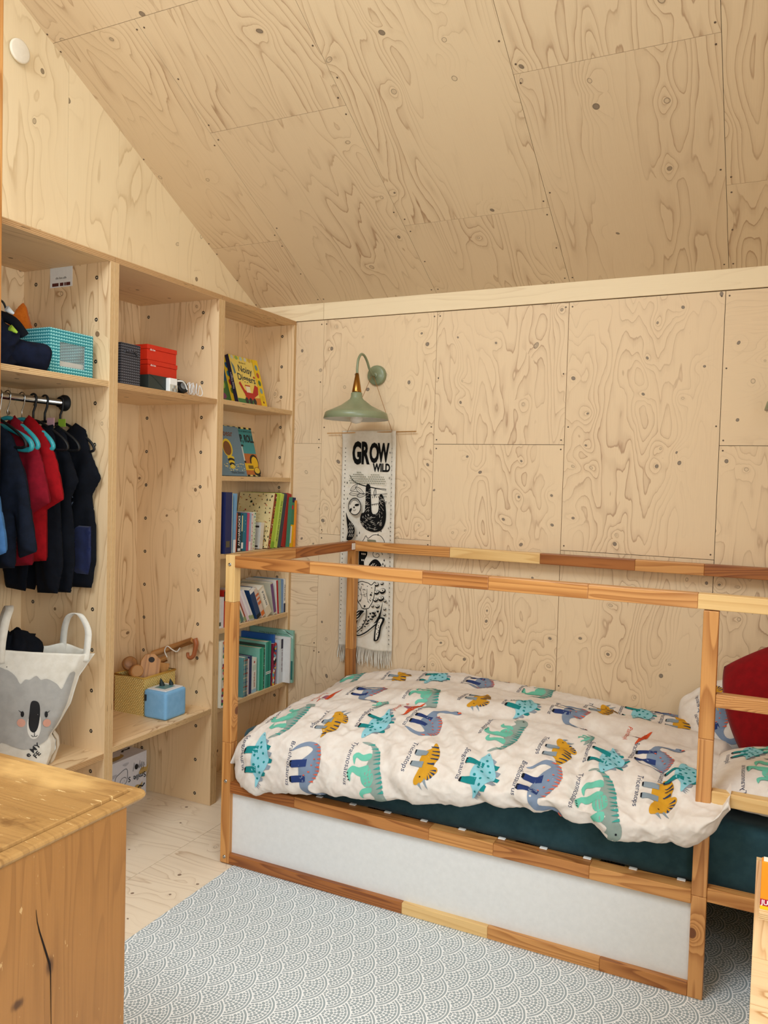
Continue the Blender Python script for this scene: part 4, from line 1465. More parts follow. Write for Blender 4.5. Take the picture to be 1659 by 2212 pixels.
ROW4 = 'books on the shelf of leaning paperbacks'
Z6 = 0.774
book('thick white paperback at the divider end of the leaning paperbacks', 0.437, 0.022, 0.140, Z6, '#e3e0da', 0.14, -0.366, group=ROW4, spine=bands(('#5e6656', 0.08, 0.2),))
book('slim white paperback second from the divider', 0.460, 0.018, 0.138, Z6, '#d6d2d6', 0.14, -0.366, group=ROW4)
book('red and black paperback lying behind the bed post', 0.480, 0.024, 0.165, Z6, '#b3261c', 0.14, -0.368, group=ROW4, spine=bands(('#1c1c1a', 0.72, 0.98),))
LN = -0.54
yy = 0.578
for lab, t, colr, h, ln in (('white paperback with a red tip leaning behind the bed post', 0.012, '#d9d0cc', 0.165, LN), ('deep green paperback leaning low in the row', 0.020, '#4f6f64', 0.165, LN),
                            ('cream magazine leaning beside the deep green paperback', 0.009, '#e0d6c6', 0.168, LN), ('rust brown thin paperback leaning in the row', 0.008, '#9a3f22', 0.168, LN),
                            ('pale pink thin paperback leaning in the row', 0.017, '#d8bfc6', 0.170, LN), ('white thin paperback leaning next to the pink one', 0.012, '#e8e4e4', 0.170, LN),
                            ('lilac white thin paperback leaning in the row', 0.010, '#d6cfdc', 0.170, LN), ('white paperback with green foot leaning in the row', 0.010, '#e4e2de', 0.172, LN)):
    book(lab, yy + 0.030, t, h, Z6, colr, 0.13, -0.372, ln, bands(('#8f9a6a', 0.02, 0.16),) if t < 0.0125 else None, group=ROW4)
    yy += t / math.cos(ln) * 1.02
book('dark navy space paperback leaning in the row', 0.742, 0.034, 0.160, Z6, '#1d3d66', 0.13, -0.370, -0.46, lambda p, t, h: (p.poly(flat('#e6e4e0'), rect(0.0005, h * 0.86, t, h)), p.poly(flat('#17202c'), rect(0.0005, 0, t, h * 0.12))), group=ROW4)
book('orange striped white paperback leaning in the row', 0.785, 0.026, 0.160, Z6, '#d9c3b2', 0.13, -0.370, -0.50, bands(('#d9702c', 0.05, 0.2), ('#d06a3c', 0.45, 0.55), ('#d06a3c', 0.62, 0.68), ('#d06a3c', 0.75, 0.82)), group=ROW4)
book('thick cream novel leaning in front of taller books', 0.819, 0.044, 0.158, Z6, '#dccfb4', 0.13, -0.366, -0.50, lambda p, t, h: (p.poly(flat('#ece6d6'), rect(0.003, h * 0.30, t - 0.006, h * 0.95)), p.scrawl(flat('#4c5a60'), t * 0.66, h * 0.34, h * 0.52, 0.016, math.pi / 2, 2)), group=ROW4)


def blob_cover(p, w, h):
    p.poly(flat('#c6c3ae'), rect(0, 0, w, h))
    p.poly(flat('#6f4a1f'), ell(w * 0.62, h * 0.80, 0.010, 0.009, 12))


book('purple spined pale green picture book', 0.887, 0.022, 0.164, Z6, '#c6c3ae', 0.18, -0.372, -0.24, bands(('#6f4a7c', 0.06, 0.96),), front=blob_cover, group=ROW4)
book('red spined white picture book near the wall', 0.9125, 0.022, 0.168, Z6, '#e4dfd8', 0.18, -0.372, -0.10, lambda p, t, h: p.poly(flat('#b02028'), rect(t * 0.2, 0, t * 0.85, h)), group=ROW4)
book('sage green spined picture book near the wall', 0.9355, 0.017, 0.168, Z6, '#9fb3a4', 0.18, -0.372, -0.05, group=ROW4)
book('mid blue spined picture book near the wall', 0.9535, 0.017, 0.168, Z6, '#6f93c0', 0.18, -0.372, -0.04, group=ROW4)
book('white spined book with a navy foot at the wall end', 0.9715, 0.016, 0.168, Z6, '#e6e2da', 0.18, -0.372, 0.0, lambda p, t, h: (p.poly(flat('#26304a'), rect(0.0004, 0, t, h * 0.27)), p.scrawl(flat('#3a4a5a'), t * 0.7, h * 0.35, h * 0.5, 0.010, math.pi / 2, 3)), group=ROW4)

ROW5 = 'books on the lowest bookcase shelf'
Z7 = 0.424
book('floral spined tall book on the lowest bookcase shelf', 0.4365, 0.030, 0.296, Z7, '#cfcab8', 0.19, -0.342, spine=speckle(['#2f7a4a', '#c24a66', '#2d6a9a', '#e8e4da', '#7a2f5a', '#c8502c'], 24, 8, (0.6, 1.1)), group=ROW5)
book('bright red tall book with a navy top beside the bed post', 0.467, 0.024, 0.268, Z7, '#c41f24', 0.19, -0.342, spine=lambda p, t, h: (p.poly(flat('#1d2440'), rect(0.0004, h * 0.93, t, h)), p.poly(flat('#e8e0da'), rect(t * 0.2, 0.03, t * 0.8, 0.055))), group=ROW5)
book('grey blue book partly hidden by the bed post', 0.520, 0.045, 0.20, Z7, '#6f8a96', 0.16, group=ROW5)
book('small yellow tipped book beside the tartan spine', 0.600, 0.026, 0.215, Z7, '#c9a92c', 0.14, -0.40, group=ROW5)


def tartan(p, t, h):
    for k in range(9):
        p.poly(flat(['#3f6a86', '#b8b49a', '#7f2f2c'][k % 3]), rect(0.0004, h * (k + 0.2) / 9, t, h * (k + 0.45) / 9))
    for k in range(3):
        p.poly(flat(['#d8d0b4', '#27506a', '#a8452c'][k]), rect(t * (0.2 + 0.25 * k), 0, t * (0.26 + 0.25 * k), h))


book('tartan spined thick book on the lowest bookcase shelf', 0.628, 0.034, 0.186, Z7, '#5f8f8c', 0.15, -0.362, spine=tartan, group=ROW5)
book('pale pink thin book beside the tartan spine', 0.6635, 0.024, 0.170, Z7, '#ddd0d2', 0.14, spine=lambda p, t, h: p.poly(flat('#d0b4c2'), rect(0.0004, 0, t * 0.4, h)), group=ROW5)
book('navy thin hardback beside the white spined novel', 0.6885, 0.021, 0.180, Z7, '#25305c', 0.14, group=ROW5)
book('white spined novel with a small red picture on the lowest shelf', 0.7105, 0.038, 0.166, Z7, '#dfe0d4', 0.13, spine=lambda p, t, h: (p.poly(flat('#b04030'), ell(t * 0.5, h * 0.88, 0.005, 0.006, 9)), p.poly(flat('#c6d2c0'), rect(t * 0.15, h * 0.64, t * 0.85, h * 0.80)), p.scrawl(flat('#b0572c'), t * 0.66, h * 0.16, h * 0.40, 0.0125, math.pi / 2, 5), p.poly(flat('#9cc0d4'), rect(0.0004, 0, t, h * 0.10))), group=ROW5)


def mint_cover(p, w, h):
    p.poly(flat('#7fb8a4'), rect(0, 0, w, h))
    for k in range(3):
        p.poly(flat('#3f7a6c'), rect(w * 0.25, h * (0.80 - 0.05 * k), w * (0.8 - 0.1 * k), h * (0.81 - 0.05 * k)))


book('mint green picture book with an emerald spine', 0.7645, 0.035, 0.205, Z7, '#1f9a78', 0.19, -0.366, front=mint_cover, spine=lambda p, t, h: (p.poly(flat('#52b89a'), rect(t * 0.55, 0, t * 0.75, h)),), group=ROW5)
book('black and white speckled spine between two green books', 0.801, 0.014, 0.215, Z7, '#3f4a40', 0.16, -0.372, spine=speckle(['#e8e4d8', '#cfc8a8', '#1c1c1a', '#b8a84c'], 18, 2), group=ROW5)
book('emerald green tall book with white bands on its spine', 0.8165, 0.044, 0.226, Z7, '#1f8f7c', 0.20, -0.366, front=mint_cover, spine=lambda p, t, h: (p.poly(flat('#157060'), rect(t * 0.45, 0, t * 0.60, h)), p.poly(flat('#e6e6e0'), rect(0.0004, h * 0.30, t, h * 0.32)), p.poly(flat('#e6e6e0'), rect(0.0004, h * 0.335, t, h * 0.355))), group=ROW5)
book('book with a chequered multicolour spine beside the white hardback', 0.868, 0.034, 0.206, Z7, '#8e2040', 0.17, -0.366, 0.05, speckle(['#e6b83a', '#2d4f9a', '#e8e4da', '#c0392b', '#1d1d1d', '#4fa6c0'], 26, 6, (0.8, 1.3)), group=ROW5)


def circle_cover(p, w, h):
    p.poly(flat('#cfd4d6'), rect(0, 0, w, h))
    p.poly(flat('#c07a2c'), ell(w * 0.72, h * 0.42, 0.022, 0.022, 16))
    for k in range(6):
        p.poly(flat('#2a2a2a'), rect(w * (0.66 + 0.03 * k), h * 0.05, w * (0.675 + 0.03 * k), h * 0.11))


book('blue edged big book standing behind the white hardback', 0.909, 0.014, 0.245, Z7, '#2c62ac', 0.20, -0.385, group=ROW5)
book('white hardback with a black topped spine on the lowest shelf', 0.9255, 0.034, 0.220, Z7, '#d6dadb', 0.20, -0.362, front=circle_cover, spine=lambda p, t, h: (p.poly(flat('#2b2636'), rect(t * 0.5, h * 0.78, t, h)), p.scrawl(flat('#7a4a50'), t * 0.9, h * 0.25, h * 0.5, 0.012, math.pi / 2, 6)), group=ROW5)
book('large plain white picture book jutting out of the shelf', 0.9615, 0.010, 0.230, Z7, '#e2e0dc', 0.24, -0.322, group=ROW5)


def sage_cover(p, w, h):
    p.poly(flat('#86b3a0'), rect(0, 0, w, h))
    p.text(flat('#33443e'), 'A long, long time ago, there lived a', w * 0.22, h * 0.90, 0.0125)
    p.poly(flat('#b4d0c4'), [(w * 0.72, h), (w * 0.80, h), (w, h * 0.84), (w, h * 0.90)])
    p.poly(flat('#2f6a62'), rect(w * 0.94, h * 0.06, w, h * 0.42))


book('large sage green picture book at the wall end jutting out', 0.974, 0.014, 0.262, Z7, '#86b3a0', 0.262, -0.312, front=sage_cover, group=ROW5)


# books facing out
def faceout(label, y0, y1, z, h, xb, back, th, cover, art, spine_col=None, group='picture books displayed face out'):
    up = Vector((-math.sin(back), 0, math.cos(back)))
    nrm = Vector((math.cos(back), 0, math.sin(back)))
    O = Vector((xb, y0, z + th * math.sin(back) + 0.0006))
    b = thing('book', (xb - 0.03, (y0 + y1) / 2, z), label, 'book', group)
    Mx = Matrix(((0, 1, 0), tuple(-nrm), tuple(up))).transposed().to_4x4()
    Mx.translation = O + Vector((0, 0, th * math.sin(back) * 0.0))
    w = y1 - y0
    e = 0.0018
    mb = MB()
    mb.box((0, 0, 0), (w, e, h), 'z', M=Mx)
    mb.box((0, th - e, 0), (w, th, h), 'z', M=Mx)
    mb.box((0, e, 0), (e, th - e, h), 'z', M=Mx)
    mb.build('cover', [flat(cover, 0.4, 0.45)], b, bevel=0.0008)
    MB().box((e, e, 0.003), (w - 0.003, th - e, h - 0.003), 'z', M=Mx).build('pages', [PAGES], b)
    p = Print(frame_fn(O, (0, 1, 0), up), 0.0006)
    art(p, w, h)
    p.build('cover_print', b)
    if spine_col:
        ps = Print(frame_fn(O - nrm * th, nrm, up), 0.0006)
        ps.poly(flat(spine_col), rect(0, 0, th, h))
        ps.text(flat('#d8d0e0'), 'Noisy Diggers', th * 0.75, h * 0.30, 0.014, rot=math.pi / 2)
        ps.build('spine_print', b)
    return b


def digger_art(p, w, h):
    F = lambda c: flat(c, 0.45)
    ww = w * 0.80
    p.poly(F('#e9cf6a'), rect(0, 0, ww, h * 0.93))
    for k in range(5):
        p.poly(F(['#c9c6b0', '#8fae5a', '#b4c2b4', '#d0ccb8', '#cfa64a'][k]), ell(w * (0.10 + 0.15 * k), h * 0.955, 0.012, 0.010, 12))
    p.text(F('#2e3a3c'), 'Noisy', w * 0.22, h * 0.68, 0.046, rot=-0.06, bold=0.02)
    p.text(F('#2e3a3c'), 'Diggers', w * 0.14, h * 0.50, 0.046, rot=-0.06, bold=0.02)
    p.scrawl(F('#8a7434'), w * 0.30, h * 0.85, w * 0.22, 0.010)
    p.poly(F('#3f7a44'), rect(0, 0, ww, h * 0.10))
    p.poly(F('#c9782c'), [(w * 0.52, 0), (ww, 0), (ww, h * 0.17), (w * 0.56, h * 0.15)])
    red = F('#b82a20')
    p.poly(red, [(w * 0.14, h * 0.42), (w * 0.20, h * 0.46), (w * 0.30, h * 0.30), (w * 0.42, h * 0.24), (w * 0.40, h * 0.18), (w * 0.26, h * 0.22)])
    p.poly(red, [(w * 0.26, h * 0.25), (w * 0.62, h * 0.25), (w * 0.60, h * 0.10), (w * 0.30, h * 0.10)])
    p.poly(red, [(w * 0.56, h * 0.24), (w * 0.70, h * 0.44), (w * 0.80, h * 0.40), (w * 0.76, h * 0.24), (w * 0.62, h * 0.17)])
    p.poly(F('#efe2c0'), rect(w * 0.36, h * 0.25, w * 0.50, h * 0.38))
    p.poly(red, rect(w * 0.34, h * 0.38, w * 0.52, h * 0.405))
    for a in (0.30, 0.44, 0.58):
        p.poly(F('#2d2a28'), ell(w * a, h * 0.075, 0.013, 0.016, 12))
    p.poly(F('#5f7f8a'), [(w * 0.02, h * 0.86), (w * 0.10, h * 0.76), (w * 0.12, h * 0.62), (w * 0.06, h * 0.60)])
    p.poly(F('#b8451f'), ell(w * 0.74, h * 0.60, 0.008, 0.006, 9))
    p.poly(F('#eac21c'), rect(w * 0.80, 0, w, h))
    for k, cc in enumerate(('#6f8f8a', '#b8502c', '#4f6f3c', '#7fa0a0', '#d8b21a')):
        p.poly(F('#d0b83a'), ell(w * 0.90, h * (0.83 - 0.165 * k), 0.014, 0.017, 14))
        p.poly(F(cc), ell(w * 0.90, h * (0.83 - 0.165 * k), 0.011, 0.014, 12))
    p.poly(F('#7a1f18'), ell(w * 0.90, h * 0.09, 0.006, 0.006, 9))


def jungle_art(p, w, h):
    F = lambda c: flat(c, 0.45)
    p.poly(F('#27506a'), rect(0, 0, w * 0.80, h))
    p.poly(F('#3d6b34'), rect(0, 0, w * 0.80, h * 0.45))
    p.poly(F('#7a3a62'), ell(w * 0.55, h * 0.12, 0.024, 0.016, 10))
    p.poly(F('#8fae3a'), ell(w * 0.62, h * 0.36, 0.016, 0.020, 10))
    p.poly(F('#3a63a0'), ell(w * 0.60, h * 0.78, 0.016, 0.012, 10))
    p.poly(F('#e2bd2a'), rect(w * 0.80, 0, w, h))
    for k, cc in enumerate(('#2f5f8a', '#3f7f86', '#a03a2c', '#6a7a2c')):
        p.poly(F(cc), ell(w * 0.90, h * (0.80 - 0.18 * k), 0.011, 0.014, 12))


faceout('yellow edged sound book tucked behind the digger book', 0.445, 0.660, 1.784, 0.232, -0.448, 0.30, 0.016, '#d8b62a', jungle_art)
faceout('yellow picture book titled Noisy Diggers with a red digger', 0.640, 0.868, 1.784, 0.238, -0.425, 0.29, 0.020, '#e6c93c', digger_art, '#2a2340')


def bee_art(p, w, h):
    # plain generic stand-in for the illustrated figure: rounds and stripes of the same colours
    F = lambda c: flat(c, 0.45)
    p.poly(F('#66808f'), rect(0, 0, w, h))
    p.text(F('#d3bc4a'), 'le', w * 0.37, h * 0.80, 0.040, bold=0.02)
    p.text(F('#6a3f2c'), 'bear', w * 0.50, h * 0.80, 0.040, bold=0.02)
    p.poly(F('#d8b92c'), ell(w * 0.56, h * 0.56, 0.036, 0.043, 20))
    p.poly(F('#7a4a24'), ell(w * 0.55, h * 0.55, 0.029, 0.034, 20))
    for k in range(5):
        p.poly(F('#1d1b16' if k % 2 else '#d8b92c'), ell(w * 0.60, h * (0.36 - 0.045 * k), 0.026 - 0.002 * k, 0.010, 14))
    r = random.Random(3)
    for i in range(46):
        p.poly(F(r.choice(['#e8e2c0', '#e0d08a', '#d9c75a'])), ell(w * r.uniform(0.36, 0.95), h * r.uniform(0.10, 0.24), 0.0028, 0.0022, 6))
    p.text(F('#23303a'), 'Nadia Shireen', w * 0.52, h * 0.045, 0.017)


def roll_art(p, w, h):
    F = lambda c: flat(c, 0.45)
    p.poly(F('#3f8f92'), rect(0, 0, w, h))
    for k in range(12):
        p.poly(F('#17191b' if k % 2 else '#e2cf7a'), rect(w * k / 12, h * 0.965, w * (k + 1) / 12, h))
        p.poly(F('#17191b' if k % 2 else '#e2cf7a'), rect(w * k / 12, 0, w * (k + 1) / 12, h * 0.03))
    p.text(F('#20302f'), 'ILLUSTRATED BY BRIAN LOVELOCK', w * 0.36, h * 0.90, 0.0115)
    p.text(F('#14181a'), 'UMP, ROLL', w * 0.40, h * 0.70, 0.050, bold=0.03, sx=0.62)
    p.poly(F('#b5672c'), rect(0, h * 0.03, w, h * 0.46))
    p.poly(F('#cfd6d0'), rect(w * 0.46, h * 0.30, w * 0.60, h * 0.62))
    p.poly(F('#1c1f20'), rect(w * 0.44, h * 0.60, w * 0.64, h * 0.64))
    p.poly(F('#1c1f20'), rect(w * 0.52, h * 0.28, w * 0.56, h * 0.60))
    p.poly(F('#1c1f20'), rect(w * 0.44, h * 0.27, w * 0.62, h * 0.31))
    p.poly(F('#1d1a16'), ell(w * 0.88, h * 0.30, 0.034, 0.036, 18))
    p.poly(F('#e0b21c'), ell(w * 0.89, h * 0.28, 0.026, 0.030, 18))
    p.poly(F('#e0b21c'), rect(w * 0.46, h * 0.12, w * 0.95, h * 0.26))
    p.poly(F('#6f5a1a'), rect(w * 0.66, h * 0.15, w * 0.82, h * 0.22))
    p.poly(F('#1d1a16'), ell(w * 0.92, h * 0.10, 0.028, 0.022, 14))
    p.poly(F('#d8b43a'), ell(w * 0.92, h * 0.12, 0.022, 0.015, 14))


faceout('teal digger picture book with orange machine overlapped by a blue grey book', 0.575, 0.828, 1.450, 0.242, -0.428, 0.27, 0.006, '#3f8f92', roll_art)
faceout('blue grey picture book with yellow striped round shapes', 0.436, 0.684, 1.450, 0.236, -0.402, 0.27, 0.008, '#66808f', bee_art)
# ------------------------------------------------------------------ soft shapes
def _edge_dist(pts, poly):
    P = np.asarray(pts, float)
    d = np.full(len(P), 1e9)
    n = len(poly)
    for i in range(n):
        a, b = np.array(poly[i], float), np.array(poly[(i + 1) % n], float)
        ab = b - a
        t = np.clip(((P - a) @ ab) / (ab @ ab + 1e-12), 0, 1)
        d = np.minimum(d, np.linalg.norm(P - (a + t[:, None] * ab), axis=1))
    return d


def inflate(name, outline, fn, thick, mat, parent, step=0.012, round_w=0.04, folds=None, base=0.0):
    """soft cut-out: outline polygon filled, both faces puffed out by thick"""
    dense = []
    n = len(outline)
    for i in range(n):
        a, b = outline[i], outline[(i + 1) % n]
        q = max(1, int(math.ceil(math.hypot(b[0] - a[0], b[1] - a[1]) / step)))
        dense += [(a[0] + (b[0] - a[0]) * j / q, a[1] + (b[1] - a[1]) * j / q) for j in range(q)]
    xs = [p[0] for p in dense]
    ys = [p[1] for p in dense]
    inner = [(x, y) for x in np.arange(min(xs), max(xs), step) for y in np.arange(min(ys), max(ys), step)]
    nb = len(dense)
    ov, oe, of, *_ = delaunay_2d_cdt([Vector(p) for p in dense + inner], [(i, (i + 1) % nb) for i in range(nb)], [list(range(nb))], 1, 1e-6)
    P = np.array([(v.x, v.y) for v in ov])
    d = _edge_dist(P, outline)
    k = np.clip(d / round_w, 0, 1)
    prof = thick * np.sqrt(np.clip(1 - (1 - k) ** 2, 0, 1)) + base * (k > 0)
    fo = folds(P[:, 0], P[:, 1]) if folds else np.zeros(len(P))
    mb = MB()
    for side in (1, -1):
        off = len(mb.v)
        w = side * prof + fo * (k if True else 1)
        mb.v += [fn(a, b, h) for (a, b), h in zip(P, w)]
        for f in of:
            ids = tuple(off + j for j in (f if side > 0 else f[::-1]))
            mb.f.append(ids)
            mb.uvs.append([tuple(P[j - off]) for j in ids])
            mb.mi.append(0)
            mb.sm.append(True)
    return mb.build(name, [mat], parent)


def mirror(half):
    return half + [(-x, y) for x, y in half[::-1]]


# ------------------------------------------------------------------ hanging clothes (rail at X -0.575, Z 1.705)
RX, RZ = -0.575, 1.705


def hanger(y, mat, label, group, top=1.63, half=0.16, drop=0.075, r=0.005, hook=None):
    h = thing('clothes_hanger', (RX, y, top - drop), label, 'hanger', group)
    pts = [(RX + 0.016 * math.cos(a), y, RZ + 0.003 + 0.016 * math.sin(a)) for a in np.linspace(-0.3, math.pi, 10)]
    pts = [(RX, y, top), (RX + 0.001, y, top + 0.03), (RX + 0.012, y, RZ - 0.022)] + pts
    MB().tube(pts, 0.0021 if hook else r * 0.8, 8).build('hook', [hook or mat], h)
    arm = smooth_poly([(RX, y, top), (RX + half * 0.5, y, top - drop * 0.35), (RX + half, y, top - drop), (RX + half * 0.97, y, top - drop - 0.03), (RX, y, top - drop - 0.02), (RX - half * 0.97, y, top - drop - 0.03), (RX - half, y, top - drop), (RX - half * 0.5, y, top - drop * 0.35)], 5)
    MB().tube(arm, r, 8, closed=True).build('shoulders', [mat], h)
    return h


def garment(name, label, cat, half, y, mat, thick=0.020, seed=0.0, folds=0.008, group=None, z0=None, extra=None):
    out = mirror(half)
    zmin = min(b for a, b in out)
    g = thing(name, (RX, y, zmin), label, cat, group)
    fn = lambda a, b, h: (RX + a, y - h, b)
    fl = lambda a, b: folds * np.sin(a * 55 + seed + 3 * np.sin(b * 6 + seed)) * np.clip((1.62 - b) * 5, 0, 1) + 0.5 * folds * fbm(a * 18 + seed, b * 9, 3)
    inflate('cloth', out, fn, thick, mat, g, 0.013, 0.045, fl)
    if extra:
        extra(g, y - thick)
    return g


teal_p = flat('#2f9aa2', 0.35, 0.5)
blk_p = flat('#101214', 0.5, 0.4)
navy_c = fabric('navy_cloth', '#141a2e', '#0e1322', sheen=0.0)
black_c = fabric('black_cloth', '#0d1018', '#090b11', sheen=0.0)
red_c = fabric('red_jersey', '#7e1020', '#6c0c1a', sheen=0.0)
red2_c = fabric('scarlet_jersey', '#940c14', '#820910', sheen=0.0)
blue_c = fabric('blue_jersey', '#4d7cb2', '#4470a4', sheen=0.0)
navyj_c = fabric('navy_jacket_cloth', '#161c2a', '#10151f', sheen=0.0)
blue_sheen = fabric('navy_nylon', '#1a2348', '#141b3a', rough=0.55)

polo = [(0.0, 1.595), (0.035, 1.635), (0.07, 1.615), (0.13, 1.565), (0.175, 1.47), (0.208, 1.345), (0.125, 1.305), (0.128, 1.13), (0.0, 1.115)]
overall = [(0.0, 1.55), (0.03, 1.60), (0.07, 1.63), (0.115, 1.605), (0.135, 1.53), (0.185, 1.43), (0.145, 1.365), (0.165, 1.26), (0.168, 1.13), (0.150, 1.03), (0.045, 1.025), (0.02, 1.15), (0.0, 1.20)]
trousers = [(0.0, 1.60), (0.10, 1.615), (0.12, 1.50), (0.14, 1.30), (0.155, 1.12), (0.13, 1.02), (0.03, 1.015), (0.012, 1.15), (0.0, 1.25)]
jacket = [(0.0, 1.58), (0.04, 1.61), (0.10, 1.575), (0.165, 1.45), (0.215, 1.25), (0.225, 1.19), (0.15, 1.165), (0.13, 1.30), (0.125, 1.13), (0.0, 1.12)]


def chest_mark(g, y):
    p = Print(frame_fn((RX + 0.09, y - 0.006, 1.33), (1, 0, 0), (0, 0, 1)), 0.004)
    p.line(flat('#6f7688'), (ell(0.0, 0.02, 0.010, 0.016, 12, 0.2, 0.3, 5.6), 0.003))
    p.text(flat('#6f7688'), 'ME', -0.012, 0.0, 0.014)
    p.build('print', g)


def knee_patch(g, y):
    fnl = lambda a, b, h: (RX + a * 1.10, y + 0.003 - h, b)
    inflate('knee_panel', [(0.045, 1.255), (0.160, 1.255), (0.162, 1.13), (0.150, 1.08), (0.05, 1.08)], fnl, 0.008, blue_sheen, g, 0.012, 0.03)


HG = 'hangers on the clothes rail'
garment('overalls', 'black and navy overalls hanging against the plywood divider', 'overalls', [(a * 1.12, b) for a, b in overall], -0.252, black_c, 0.017, 1.0, extra=lambda g, y: (chest_mark(g, y), knee_patch(g, y)))
hanger(-0.252, blk_p, 'black hanger of the overalls against the plywood divider', HG)
garment('overalls', 'plain black overalls hanging between overalls and trousers', 'overalls', [(a * 0.93, b - 0.012) for a, b in overall], -0.322, black_c, 0.018, 2.3)
hanger(-0.322, blk_p, 'black hanger of the plain black overalls', HG)
garment('trousers', 'short wide black trousers hanging behind the red polo shirts', 'trousers', trousers, -0.372, black_c, 0.016, 0.4)
hanger(-0.372, blk_p, 'black hanger of the black trousers behind the polo shirts', HG)
garment('polo_shirt', 'scarlet polo shirt with a loose short sleeve', 'shirt', [(a * 1.0, b + 0.01) for a, b in polo], -0.420, red2_c, 0.022, 0.9)
hanger(-0.420, teal_p, 'teal hanger of the scarlet polo shirt', HG, r=0.008, hook=M['steel'], half=0.145)
garment('polo_shirt', 'crimson polo shirt hanging in front of the scarlet one', 'shirt', polo, -0.478, red_c, 0.024, 1.7)
hanger(-0.478, teal_p, 'teal hanger of the crimson polo shirt', HG, r=0.008, hook=M['steel'], half=0.14)
hanger(-0.512, teal_p, 'bare teal hanger beside the navy jacket', HG, r=0.009, hook=M['steel'], half=0.15, top=1.60, drop=0.05)
garment('jacket', 'dark navy jacket with a gathered cuff on the rail', 'jacket', [(a, b - 0.005) for a, b in jacket], -0.545, navyj_c, 0.024, 0.2)
hanger(-0.545, blk_p, 'black hanger of the dark navy jacket', HG, hook=M['steel'])
garment('sweater', 'light blue sweater at the near end of the clothes rail', 'sweater', [(a * 0.96, b) for a, b in jacket], -0.652, blue_c, 0.024, 2.9)
hanger(-0.652, teal_p, 'teal hanger of the light blue sweater', HG, r=0.008, hook=M['steel'])
for k, (yy, cc, lab) in enumerate(((-0.350, '#c9a0a8', 'pink size tag on a black hanger'), (-0.300, '#93b83a', 'lime green size tag on a black hanger'))):
    t = thing('size_tag', (RX + 0.05, yy, 1.60), lab, 'tag')
    box('tag_card', (RX + 0.045, yy - 0.001, 1.612), (RX + 0.080, yy + 0.001, 1.640), [flat(cc)], t)

# ------------------------------------------------------------------ top shelf of the hanging unit
def zigzag(name, a, b, sx=0.011, sz=0.0105):
    n = NT(name)
    u, v, _ = n.sep(n.uv())
    fu = n.math('ABSOLUTE', n.math('SUBTRACT', n.math('FRACT', n.math('DIVIDE', u, sx)), 0.5))
    fv = n.math('FRACT', n.math('DIVIDE', v, sz))
    m = n.smooth(n.math('SUBTRACT', fv, n.math('MULTIPLY_ADD', fu, -1.0, 0.62)), 0.05, -0.05)
    n.bump(m, 0.5, 0.002)
    return n.finish(n.mix(m, lin(a), lin(b)), 0.7, 0.25)


ZS = 1.781
sb = thing('storage_box', (-0.52, -0.37, ZS), 'turquoise zigzag storage box with a clear front window', 'storage box')
zz = zigzag('zigzag_turquoise', '#2c8088', '#8fd0d0')
zz_in = flat('#4f7f80', 0.8)
bx0, bx1, by0, by1, bz1 = -0.62, -0.405, -0.452, -0.262, ZS + 0.155
mb = MB()
t = 0.006
mb.box((bx0, by0, ZS + 0.0005), (bx1, by0 + t, bz1), 'z')
mb.box((bx0, by1 - t, ZS + 0.0005), (bx1, by1, bz1), 'z')
mb.box((bx0, by0 + t, ZS + 0.0005), (bx0 + t, by1 - t, bz1), 'z')
mb.box((bx0 + t, by0 + t, ZS + 0.0005), (bx1 - t, by1 - t, ZS + t), 'y')
wy0, wy1, wz0, wz1 = by0 + 0.043, by1 - 0.034, ZS + 0.030, ZS + 0.113
mb.box((bx1 - t, by0 + t, ZS + 0.0005), (bx1, wy0, bz1), 'z')
mb.box((bx1 - t, wy1, ZS + 0.0005), (bx1, by1 - t, bz1), 'z')
mb.box((bx1 - t, wy0, ZS + 0.0005), (bx1, wy1, wz0), 'z')
mb.box((bx1 - t, wy0, wz1), (bx1, wy1, bz1), 'z')
mb.build('woven_body', [zz], sb)
clear = NT('clear_film')
M['film'] = clear.finish((0.6, 0.6, 0.58, 1), 0.2, 0.4, Alpha=0.16)
box('window_film', (bx1 - 0.004, wy0 - 0.004, wz0 - 0.004), (bx1 - 0.003, wy1 + 0.004, wz1 + 0.004), [M['film']], sb)
box('folded_paper', (bx0 + 0.03, by0 + 0.03, ZS + 0.008), (bx1 - 0.015, by1 - 0.03, ZS + 0.05), [flat('#d8d2c4')], sb)

orange = fabric('orange_nylon', '#d8741e', '#c4620f', rough=0.7)
oh = thing('orange_hood', (-0.69, -0.312, ZS), 'pointed orange fabric hood behind the turquoise box', 'hood')
inflate('fabric', smooth_poly([(-0.075, 0.0), (-0.078, 0.16), (-0.055, 0.225), (-0.018, 0.278), (-0.004, 0.268), (0.014, 0.21), (0.042, 0.150), (0.062, 0.10), (0.064, 0.0)], 4), lambda a, b, h: (-0.690 + h * 0.9 + 0.03 * (0.26 - b), -0.308 + a * 1.1, ZS + 0.002 + b), 0.034, orange, oh, 0.010, 0.06, lambda a, b: 0.006 * fbm(a * 16, b * 16, 3))

nb = thing('navy_snow_trousers', (-0.42, -0.60, ZS), 'bundle of padded navy snow trousers beside the turquoise box', 'trousers')


